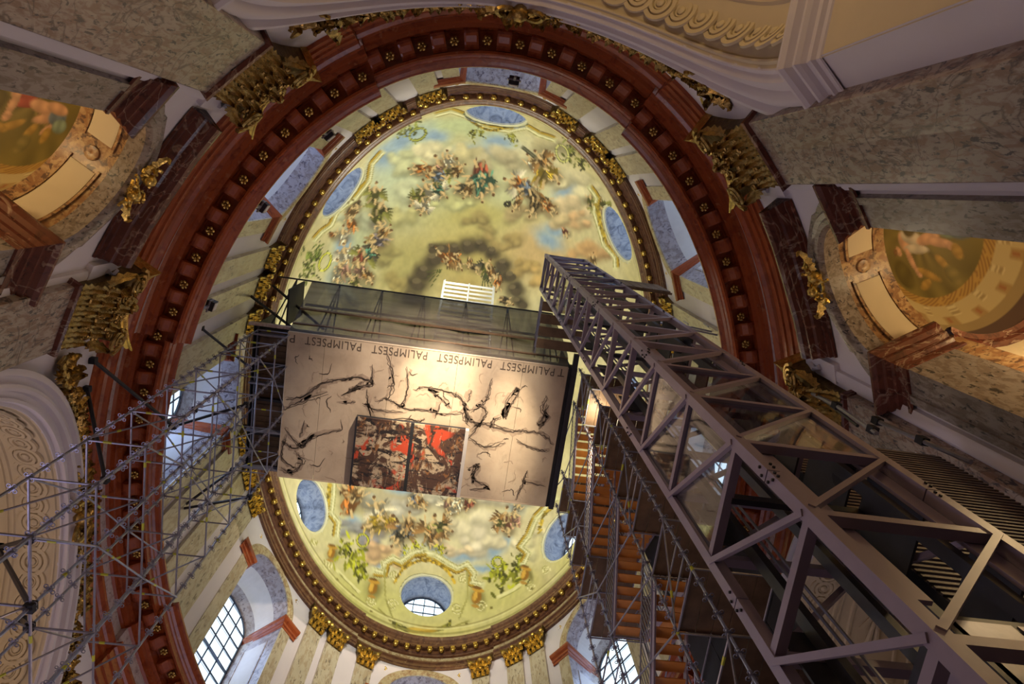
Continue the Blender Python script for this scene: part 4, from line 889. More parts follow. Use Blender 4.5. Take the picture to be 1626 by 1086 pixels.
F_BARS = '''291,38,-102,298,70,70,70,55,143,-728,207,-698;291,38,-101,298,30,105,105,85,140,-730,204,-700;286,41,-71,248,20,60,55,45,116,-481,184,-551;
286,36,-4,212,16,85,92,45,-142,-215,-220,-204;286,40,-34,206,16,70,82,45,52,-227,48,-159;286,36,-6,211,16,85,92,45,-142,-215,-209,-187;
286,40,-36,206,16,70,82,45,52,-227,64,-165;286,36,-7,210,16,85,92,45,-142,-215,-197,-171;286,40,-37,207,16,70,82,45,52,-227,81,-171;
286,36,-9,209,16,85,92,45,-142,-215,-186,-154;286,41,-39,207,16,70,82,45,52,-227,97,-178;345,14,24,208,120,214,212,162,-563,466,-564,516,-571,568;
348,13,18,210,120,214,212,162,-571,568,-529,598,-536,646;342,15,22,207,16,165,160,105,-548,468,-548,518,-556,567;346,14,16,210,16,165,160,105,-556,567,-514,597,-520,648;
344,15,23,207,14,235,232,195,-557,467,-557,516,-565,567;347,13,17,210,14,235,232,195,-565,567,-523,598,-529,647;345,14,24,208,14,170,165,110,-566,466,-567,515,-575,568;
349,12,18,210,14,170,165,110,-575,568,-532,599,-539,645;347,14,25,208,42,176,148,48,-578,465,-579,514,-587,569;351,11,19,211,42,176,148,48,-587,569,-544,600,-552,644;
349,13,26,208,16,110,85,30,-586,464,-588,513,-595,569;353,11,20,211,16,110,85,30,-595,569,-552,600,-560,643;339,23,-7,217,140,214,212,162,-321,767,-261,775,-265,741;
331,27,-8,212,140,214,212,162,-265,741,-222,723,-181,736;326,33,-14,210,140,214,212,162,-181,736,-128,705,-60,691;325,34,-15,209,140,214,212,162,-60,691,-108,699,-11,702;
327,44,-26,210,140,214,212,162,-11,702,64,725,121,740;329,50,-33,210,140,214,212,162,121,740,166,721,208,746;336,54,-35,215,140,214,212,162,208,746,202,776,263,781;
339,23,-6,217,16,165,160,105,-318,756,-272,766,-281,735;330,27,-8,211,16,165,160,105,-281,735,-224,712,-186,725;325,32,-13,209,16,165,160,105,-186,725,-137,696,-69,681;
324,34,-15,208,16,165,160,105,-69,681,-102,689,-7,691;326,44,-27,209,16,165,160,105,-7,691,71,715,120,729;328,50,-33,209,16,165,160,105,120,729,168,710,224,741;
335,55,-36,215,16,165,160,105,224,741,214,768,266,770;339,23,-6,217,14,235,232,195,-320,763,-265,772,-271,739;330,27,-8,212,14,235,232,195,-271,739,-223,718,-183,731;
325,33,-14,209,14,235,232,195,-183,731,-131,702,-64,687;324,34,-15,209,14,235,232,195,-64,687,-106,695,-10,698;326,44,-26,210,14,235,232,195,-10,698,67,721,120,736;
328,50,-33,210,14,235,232,195,120,736,166,717,214,744;336,54,-35,215,14,235,232,195,214,744,207,773,264,777;339,23,-7,218,14,170,165,110,-321,770,-259,777,-261,742;
331,27,-8,212,14,170,165,110,-261,742,-222,725,-179,738;326,33,-14,210,14,170,165,110,-179,738,-126,707,-59,693;325,34,-15,209,14,170,165,110,-59,693,-109,701,-12,704;
327,43,-26,210,14,170,165,110,-12,704,63,727,121,742;329,50,-33,210,14,170,165,110,121,742,165,724,205,747;336,54,-34,216,14,170,165,110,205,747,199,778,263,783;
339,24,-8,218,42,176,148,48,-324,779,-250,784,-249,746;332,27,-8,213,42,176,148,48,-249,746,-220,734,-175,747;326,33,-15,210,42,176,148,48,-175,747,-119,715,-52,701;
326,34,-15,210,42,176,148,48,-52,701,-113,709,-15,713;327,43,-26,211,42,176,148,48,-15,713,57,735,122,751;330,50,-33,211,42,176,148,48,122,751,164,733,192,750;
336,53,-34,216,42,176,148,48,192,750,189,784,261,793;339,24,-8,219,16,110,85,30,-326,785,-244,789,-240,749;332,27,-8,213,16,110,85,30,-240,749,-219,740,-172,752;
327,33,-15,211,16,110,85,30,-172,752,-114,720,-48,706;326,33,-15,210,16,110,85,30,-48,706,-116,715,-17,718;328,43,-26,211,16,110,85,30,-17,718,53,740,122,757;
330,50,-33,212,16,110,85,30,122,757,163,738,183,753;336,53,-33,217,16,110,85,30,183,753,182,788,260,799;347,71,-58,207,120,214,212,162,465,677,479,639,428,624;
339,66,-58,203,120,214,212,162,428,624,464,581,484,518;338,67,-70,199,120,214,212,162,484,518,536,459,571,432;348,73,-59,207,16,165,160,105,481,679,494,635,444,622;
341,68,-60,204,16,165,160,105,444,622,479,583,498,520;340,68,-71,199,16,165,160,105,498,520,549,463,583,437;347,72,-59,207,14,235,232,195,471,678,485,638,434,624;
339,67,-59,204,14,235,232,195,434,624,470,582,490,519;338,67,-70,199,14,235,232,195,490,519,541,461,575,434;346,71,-58,207,14,170,165,110,462,677,476,640,425,625;
338,66,-58,203,14,170,165,110,425,625,461,581,481,517;337,67,-69,199,14,170,165,110,481,517,534,458,568,431;345,70,-57,207,42,176,148,48,449,675,465,644,413,626;
337,65,-57,203,42,176,148,48,413,626,449,579,470,515;335,66,-68,199,42,176,148,48,470,515,524,455,559,427;344,70,-56,207,16,110,85,30,441,674,457,646,405,628;
336,64,-57,203,16,110,85,30,405,628,441,578,462,514;334,65,-68,199,16,110,85,30,462,514,517,453,553,424;304,89,52,588,100,214,212,162,-288,-880,-218,-902,-138,-855;
285,48,-46,355,100,214,212,162,-138,-855,-32,-788,72,-799;295,37,-137,424,100,214,212,162,72,-799,150,-850,212,-828;313,25,-215,432,100,214,212,162,212,-828,290,-839;
301,81,41,527,16,165,160,105,-282,-860,-215,-881,-141,-840;285,47,-44,345,16,165,160,105,-141,-840,-34,-775,74,-785;
294,37,-128,402,16,165,160,105,74,-785,150,-833,208,-813;310,27,-196,406,16,165,160,105,208,-813,287,-822;303,86,47,561,14,235,232,195,-286,-872,-217,-893,-139,-849;
285,47,-45,351,14,235,232,195,-139,-849,-33,-783,73,-793;295,37,-134,414,14,235,232,195,73,-793,150,-843,210,-822;312,26,-207,421,14,235,232,195,210,-822,289,-832;
305,92,55,604,14,170,165,110,-290,-885,-219,-907,-137,-858;286,48,-46,357,14,170,165,110,-137,-858,-32,-791,72,-801;
296,37,-139,429,14,170,165,110,72,-801,150,-853,213,-832;314,24,-220,438,14,170,165,110,213,-832,291,-843;309,103,70,683,42,176,148,48,-295,-904,-221,-926,-135,-871;
286,48,-48,367,42,176,148,48,-135,-871,-31,-801,70,-812;297,36,-149,451,42,176,148,48,70,-812,150,-867,215,-845;317,21,-240,466,42,176,148,48,215,-845,293,-858;
312,114,85,761,16,110,85,30,-299,-918,-223,-941,-134,-880;286,49,-49,374,16,110,85,30,-134,-880,-30,-809,69,-820;298,36,-156,468,16,110,85,30,69,-820,150,-876,217,-855;
320,19,-256,488,16,110,85,30,217,-855,295,-868;342,28,-231,310,100,214,212,162,487,-684,534,-655,525,-582;331,39,-178,258,100,214,212,162,525,-582,565,-524,597,-473;
354,42,-204,249,100,214,212,162,597,-473,665,-458,676,-420;336,30,-215,301,16,165,160,105,477,-671,521,-645,513,-574;
328,39,-169,255,16,165,160,105,513,-574,553,-515,587,-463;349,43,-193,245,16,165,160,105,587,-463,654,-447,663,-412;
340,29,-224,306,14,235,232,195,483,-679,529,-651,520,-579;330,39,-174,257,14,235,232,195,520,-579,560,-521,593,-469;
352,42,-199,247,14,235,232,195,593,-469,661,-454,671,-416;343,28,-234,311,14,170,165,110,489,-687,536,-658,528,-583;
332,39,-180,259,14,170,165,110,528,-583,567,-526,599,-475;355,41,-206,250,14,170,165,110,599,-475,667,-460,679,-421;
349,26,-249,319,42,176,148,48,497,-698,546,-666,537,-590;336,38,-188,262,42,176,148,48,537,-590,576,-533,608,-484;360,41,-215,253,42,176,148,48,608,-484,676,-469,689,-428;
353,24,-260,325,16,110,85,30,502,-706,553,-673,544,-594;338,37,-193,264,16,110,85,30,544,-594,582,-539,613,-489;364,40,-222,255,16,110,85,30,613,-489,682,-475,696,-432;
339,80,138,366,100,214,212,162,-502,-711,-545,-662,-540,-579;332,61,106,295,100,214,212,162,-540,-579,-595,-518,-681,-488;
358,62,136,289,100,214,212,162,-681,-488,-700,-439,-751,-431;398,72,184,303,100,214,212,162,-751,-431,-785,-413;
333,75,124,352,16,165,160,105,-491,-698,-532,-651,-528,-570;328,58,99,288,16,165,160,105,-528,-570,-585,-507,-670,-477;
351,59,125,282,16,165,160,105,-670,-477,-688,-429,-740,-418;387,67,168,294,16,165,160,105,-740,-418,-773,-400;337,78,132,360,14,235,232,195,-498,-706,-540,-657,-535,-575;
330,59,103,292,14,235,232,195,-535,-575,-591,-514,-676,-483;355,61,131,286,14,235,232,195,-676,-483,-696,-435,-747,-426;393,70,177,299,14,235,232,195,-747,-426,-780,-407;
341,82,141,369,14,170,165,110,-504,-714,-547,-664,-542,-580;333,61,108,296,14,170,165,110,-542,-580,-597,-520,-683,-490;
359,63,138,290,14,170,165,110,-683,-490,-703,-441,-753,-433;400,74,188,305,14,170,165,110,-753,-433,-788,-415;347,86,155,382,42,176,148,48,-514,-725,-558,-673,-552,-587;
336,63,115,302,42,176,148,48,-552,-587,-606,-529,-693,-500;365,66,147,297,42,176,148,48,-693,-500,-712,-450,-763,-444;411,79,204,315,42,176,148,48,-763,-444,-799,-426;
351,90,165,392,16,110,85,30,-520,-734,-565,-679,-559,-592;339,65,120,306,16,110,85,30,-559,-592,-611,-535,-700,-507;
369,68,154,301,16,110,85,30,-700,-507,-719,-456,-769,-451;419,82,216,322,16,110,85,30,-769,-451,-806,-433;358,14,-8,233,22,170,165,95,-301,870,-307,882,-321,888;
363,10,-8,236,22,170,165,95,-321,888,-338,889,-351,883;363,9,-6,234,22,170,165,95,-351,883,-357,874,-353,865;359,11,-6,231,22,170,165,95,-353,865,-344,859,-332,859;
357,13,-7,230,22,170,165,95,-332,859,-322,862,-317,868;358,13,-8,232,22,170,165,95,-317,868,-319,874,-325,878;361,11,-7,234,22,170,165,95,-325,878,-332,878,-338,877;
361,11,-7,233,22,170,165,95,-338,877,-340,873,-339,870;360,11,-6,232,22,170,165,95,-339,870,-336,869;358,14,-9,234,12,235,230,180,-296,873,-302,884,-317,891;
363,10,-8,236,12,235,230,180,-317,891,-334,891,-347,885;363,9,-6,234,12,235,230,180,-347,885,-352,876,-349,867;359,12,-6,231,12,235,230,180,-349,867,-339,862,-327,861;
356,14,-7,231,12,235,230,180,-327,861,-318,864,-313,870;358,13,-8,233,12,235,230,180,-313,870,-314,876,-320,880;360,11,-8,234,12,235,230,180,-320,880,-327,881,-333,879;
361,11,-7,233,12,235,230,180,-333,879,-336,876,-335,873;359,12,-7,232,12,235,230,180,-335,873,-332,871;349,66,-39,225,22,170,165,95,306,851,295,839,277,834;
346,62,-37,224,22,170,165,95,277,834,259,836,247,844;347,61,-36,226,22,170,165,95,247,844,245,855,251,864;351,64,-36,229,22,170,165,95,251,864,264,868,277,868;
352,66,-38,229,22,170,165,95,277,868,286,863,289,856;350,65,-38,227,22,170,165,95,289,856,285,850,278,846;348,63,-37,226,22,170,165,95,278,846,270,846,264,849;
348,63,-37,227,22,170,165,95,264,849,263,853,265,856;349,64,-37,227,22,170,165,95,265,856,268,857;350,66,-39,226,12,235,230,180,311,852,300,841,282,836;
347,62,-37,224,12,235,230,180,282,836,264,838,252,846;348,62,-36,227,12,235,230,180,252,846,250,856,256,865;351,65,-37,230,12,235,230,180,256,865,269,870,282,870;
352,67,-38,229,12,235,230,180,282,870,291,865,294,858;350,66,-38,227,12,235,230,180,294,858,290,851,283,848;349,64,-37,226,12,235,230,180,283,848,275,848,269,851;
349,64,-37,227,12,235,230,180,269,851,268,855,269,858;350,65,-37,228,12,235,230,180,269,858,273,859;381,-4,14,224,22,170,165,95,-563,738,-570,747,-584,752;
391,-8,15,226,22,170,165,95,-584,752,-600,751,-612,746;393,-9,18,225,22,170,165,95,-612,746,-617,737,-613,730;386,-6,18,223,22,170,165,95,-613,730,-603,726,-592,726;
381,-3,16,223,22,170,165,95,-592,726,-583,729,-579,735;383,-4,15,224,22,170,165,95,-579,735,-581,740,-586,743;387,-6,16,225,22,170,165,95,-586,743,-593,743,-599,741;
388,-7,16,224,22,170,165,95,-599,741,-601,738,-600,736;386,-6,16,224,22,170,165,95,-600,736,-597,735;381,-3,13,224,12,235,230,180,-559,740,-565,750,-579,754;
390,-8,15,226,12,235,230,180,-579,754,-595,754,-608,748;392,-9,17,225,12,235,230,180,-608,748,-612,740,-608,733;386,-5,17,223,12,235,230,180,-608,733,-599,728,-587,728;
380,-3,15,223,12,235,230,180,-587,728,-578,732,-574,737;382,-4,14,224,12,235,230,180,-574,737,-576,742,-582,745;386,-6,15,225,12,235,230,180,-582,745,-589,745,-594,743;
387,-6,16,224,12,235,230,180,-594,743,-596,741,-595,738;385,-5,16,224,12,235,230,180,-595,738,-592,737;373,90,-60,219,22,170,165,95,561,746,552,739,538,736;
367,86,-58,218,22,170,165,95,538,736,524,738,516,744;367,86,-56,219,22,170,165,95,516,744,515,752,520,758;371,89,-57,221,22,170,165,95,520,758,530,760,540,759;
374,92,-58,221,22,170,165,95,540,759,546,755,548,750;372,90,-59,220,22,170,165,95,548,750,545,746,539,744;370,88,-58,219,22,170,165,95,539,744,533,745,529,747;
369,88,-57,219,22,170,165,95,529,747,528,750,530,752;371,89,-57,220,22,170,165,95,530,752,532,752;374,91,-60,219,12,235,230,180,566,748,557,740,543,738;
368,87,-58,218,12,235,230,180,543,738,530,740,521,746;368,87,-56,220,12,235,230,180,521,746,520,753,525,759;373,90,-57,221,12,235,230,180,525,759,535,762,545,761;
376,93,-59,221,12,235,230,180,545,761,552,757,553,752;374,91,-59,220,12,235,230,180,553,752,550,748,544,746;371,89,-58,219,12,235,230,180,544,746,538,746,534,748;
371,89,-57,220,12,235,230,180,534,748,533,751,535,753;372,90,-58,220,12,235,230,180,535,753,538,754;336,28,-11,217,22,170,165,95,-186,776,-190,785,-202,791;
338,26,-10,218,22,170,165,95,-202,791,-216,791,-227,786;338,25,-8,217,22,170,165,95,-227,786,-232,779,-230,772;336,26,-9,216,22,170,165,95,-230,772,-222,767,-213,766;
335,27,-10,216,22,170,165,95,-213,766,-204,769,-200,774;336,27,-10,217,22,170,165,95,-200,774,-201,779,-205,782;337,26,-10,217,22,170,165,95,-205,782,-211,783,-216,781;
337,26,-9,217,22,170,165,95,-216,781,-219,779,-218,776;336,26,-9,217,22,170,165,95,-218,776,-216,775;336,28,-11,217,12,235,230,180,-182,778,-186,787,-198,793;
338,26,-10,218,12,235,230,180,-198,793,-212,793,-223,788;337,25,-9,217,12,235,230,180,-223,788,-228,781,-226,774;336,26,-9,216,12,235,230,180,-226,774,-218,769,-208,768;
335,27,-10,216,12,235,230,180,-208,768,-200,771,-196,776;336,27,-11,217,12,235,230,180,-196,776,-197,781,-201,784;337,27,-10,217,12,235,230,180,-201,784,-207,785,-212,783;
337,26,-10,217,12,235,230,180,-212,783,-214,781,-214,778;336,26,-10,217,12,235,230,180,-214,778,-211,777;333,51,-33,214,22,170,165,95,182,769,174,760,161,756;
332,49,-31,213,22,170,165,95,161,756,147,758,138,763;332,49,-31,214,22,170,165,95,138,763,136,771,140,778;334,50,-31,216,22,170,165,95,140,778,149,782,160,781;
334,51,-32,215,22,170,165,95,160,781,167,778,169,772;333,51,-33,214,22,170,165,95,169,772,167,768,161,765;333,50,-32,214,22,170,165,95,161,765,155,765,151,767;
333,50,-31,214,22,170,165,95,151,767,149,770,151,772;333,50,-32,215,22,170,165,95,151,772,153,773;333,52,-33,214,12,235,230,180,187,770,179,762,165,758;
332,50,-32,213,12,235,230,180,165,758,152,759,142,765;333,49,-31,215,12,235,230,180,142,765,140,773,145,780;334,51,-32,216,12,235,230,180,145,780,154,784,164,783;
335,52,-33,216,12,235,230,180,164,783,171,779,174,774;334,51,-33,215,12,235,230,180,174,774,171,769,165,767;333,51,-32,214,12,235,230,180,165,767,159,767,155,769;
333,50,-32,215,12,235,230,180,155,769,154,772,155,774;334,51,-32,215,12,235,230,180,155,774,158,775;388,-5,26,219,22,170,165,95,-646,656,-651,663,-662,666;
397,-8,28,220,22,170,165,95,-662,666,-674,665,-684,661;399,-9,30,220,22,170,165,95,-684,661,-687,655,-684,650;394,-6,30,219,22,170,165,95,-684,650,-677,647,-668,647;
389,-4,28,218,22,170,165,95,-668,647,-661,650,-658,654;390,-5,27,219,22,170,165,95,-658,654,-660,657,-664,659;394,-7,28,219,22,170,165,95,-664,659,-669,659,-673,658;
395,-7,29,219,22,170,165,95,-673,658,-675,656,-674,654;393,-6,29,219,22,170,165,95,-674,654,-672,653;387,-4,25,219,12,235,230,180,-642,659,-647,666,-657,669;
396,-8,27,220,12,235,230,180,-657,669,-670,668,-679,663;398,-8,29,220,12,235,230,180,-679,663,-683,657,-680,652;393,-6,29,219,12,235,230,180,-680,652,-672,649,-663,650;
388,-4,27,218,12,235,230,180,-663,650,-657,652,-654,656;389,-5,27,219,12,235,230,180,-654,656,-655,660,-659,662;393,-6,27,219,12,235,230,180,-659,662,-665,662,-669,660;
394,-7,28,219,12,235,230,180,-669,660,-670,658,-669,656;392,-6,28,219,12,235,230,180,-669,656,-667,656;376,93,-69,212,22,170,165,95,626,672,617,665,603,663;
370,88,-67,212,22,170,165,95,603,663,589,666,581,672;369,88,-65,213,22,170,165,95,581,672,580,679,585,685;374,91,-66,214,22,170,165,95,585,685,595,687,605,686;
378,94,-68,214,22,170,165,95,605,686,611,682,613,677;376,92,-68,213,22,170,165,95,613,677,610,673,604,671;373,90,-67,213,22,170,165,95,604,671,598,672,594,674;
372,90,-66,213,22,170,165,95,594,674,593,677,595,678;374,91,-67,213,22,170,165,95,595,678,597,679;378,94,-70,213,12,235,230,180,631,674,622,667,608,664;
371,89,-67,212,12,235,230,180,608,664,595,667,586,673;371,89,-66,213,12,235,230,180,586,673,585,680,590,686;376,92,-66,214,12,235,230,180,590,686,600,688,610,687;
379,95,-68,214,12,235,230,180,610,687,617,683,619,678;377,93,-69,213,12,235,230,180,619,678,615,674,609,672;374,91,-68,213,12,235,230,180,609,672,603,673,599,675;
374,91,-67,213,12,235,230,180,599,675,598,678,600,680;375,92,-67,214,12,235,230,180,600,680,603,680;346,25,-14,228,22,170,165,95,-176,883,-185,871,-202,864;
348,23,-12,228,22,170,165,95,-202,864,-220,865,-233,872;351,20,-12,231,22,170,165,95,-233,872,-237,882,-232,892;352,21,-13,234,22,170,165,95,-232,892,-221,897,-208,898;
350,23,-14,232,22,170,165,95,-208,898,-198,893,-194,887;348,24,-13,230,22,170,165,95,-194,887,-197,880,-203,876;349,23,-12,230,22,170,165,95,-203,876,-211,876,-217,878;
350,22,-12,231,22,170,165,95,-217,878,-219,882,-218,885;350,22,-13,232,22,170,165,95,-218,885,-215,886;346,26,-14,229,12,235,230,180,-172,885,-181,873,-197,866;
348,23,-12,228,12,235,230,180,-197,866,-215,867,-229,874;351,21,-12,232,12,235,230,180,-229,874,-233,885,-228,894;352,21,-13,234,12,235,230,180,-228,894,-217,900,-203,900;
350,24,-14,233,12,235,230,180,-203,900,-193,895,-190,889;348,24,-14,230,12,235,230,180,-190,889,-192,882,-199,878;349,23,-13,230,12,235,230,180,-199,878,-207,878,-213,880;
350,22,-13,231,12,235,230,180,-213,880,-215,884,-214,887;350,22,-13,232,12,235,230,180,-214,887,-210,889;347,56,-32,230,22,170,165,95,179,870,175,883,161,892;
346,53,-30,231,22,170,165,95,161,892,143,893,127,888;344,51,-29,228,22,170,165,95,127,888,120,878,122,868;342,51,-30,226,22,170,165,95,122,868,131,862,144,860;
343,53,-31,226,22,170,165,95,144,860,155,863,161,869;345,54,-31,228,22,170,165,95,161,869,160,875,155,880;345,53,-30,229,22,170,165,95,155,880,147,881,141,880;
344,52,-30,228,22,170,165,95,141,880,138,877,138,873;344,52,-30,227,22,170,165,95,138,873,141,871;347,56,-32,230,12,235,230,180,184,872,180,885,165,894;
347,54,-30,232,12,235,230,180,165,894,147,895,132,890;344,51,-29,229,12,235,230,180,132,890,125,880,126,870;342,51,-30,226,12,235,230,180,126,870,136,864,148,862;
344,54,-31,227,12,235,230,180,148,862,159,865,165,871;345,55,-31,229,12,235,230,180,165,871,165,877,160,882;346,54,-30,230,12,235,230,180,160,882,152,883,146,882;
345,53,-30,229,12,235,230,180,146,882,142,878,143,875;344,53,-30,228,12,235,230,180,143,875,145,873;367,4,3,227,60,228,224,165,-529,761,-455,808,-399,842;
365,6,-3,231,16,150,148,80,-522,770,-399,851;357,77,-50,220,60,228,224,165,360,812,440,773,473,750;362,82,-54,219,16,150,148,80,370,820,483,758;
359,19,-15,243,30,160,155,85,-288,898,-213,943,-140,957;354,55,-29,242,30,160,155,85,226,914,144,945,76,963;349,20,-10,228,30,165,160,90,-266,752,-248,862,-195,943;
342,56,-33,223,30,165,160,90,171,737,195,834,166,919'''
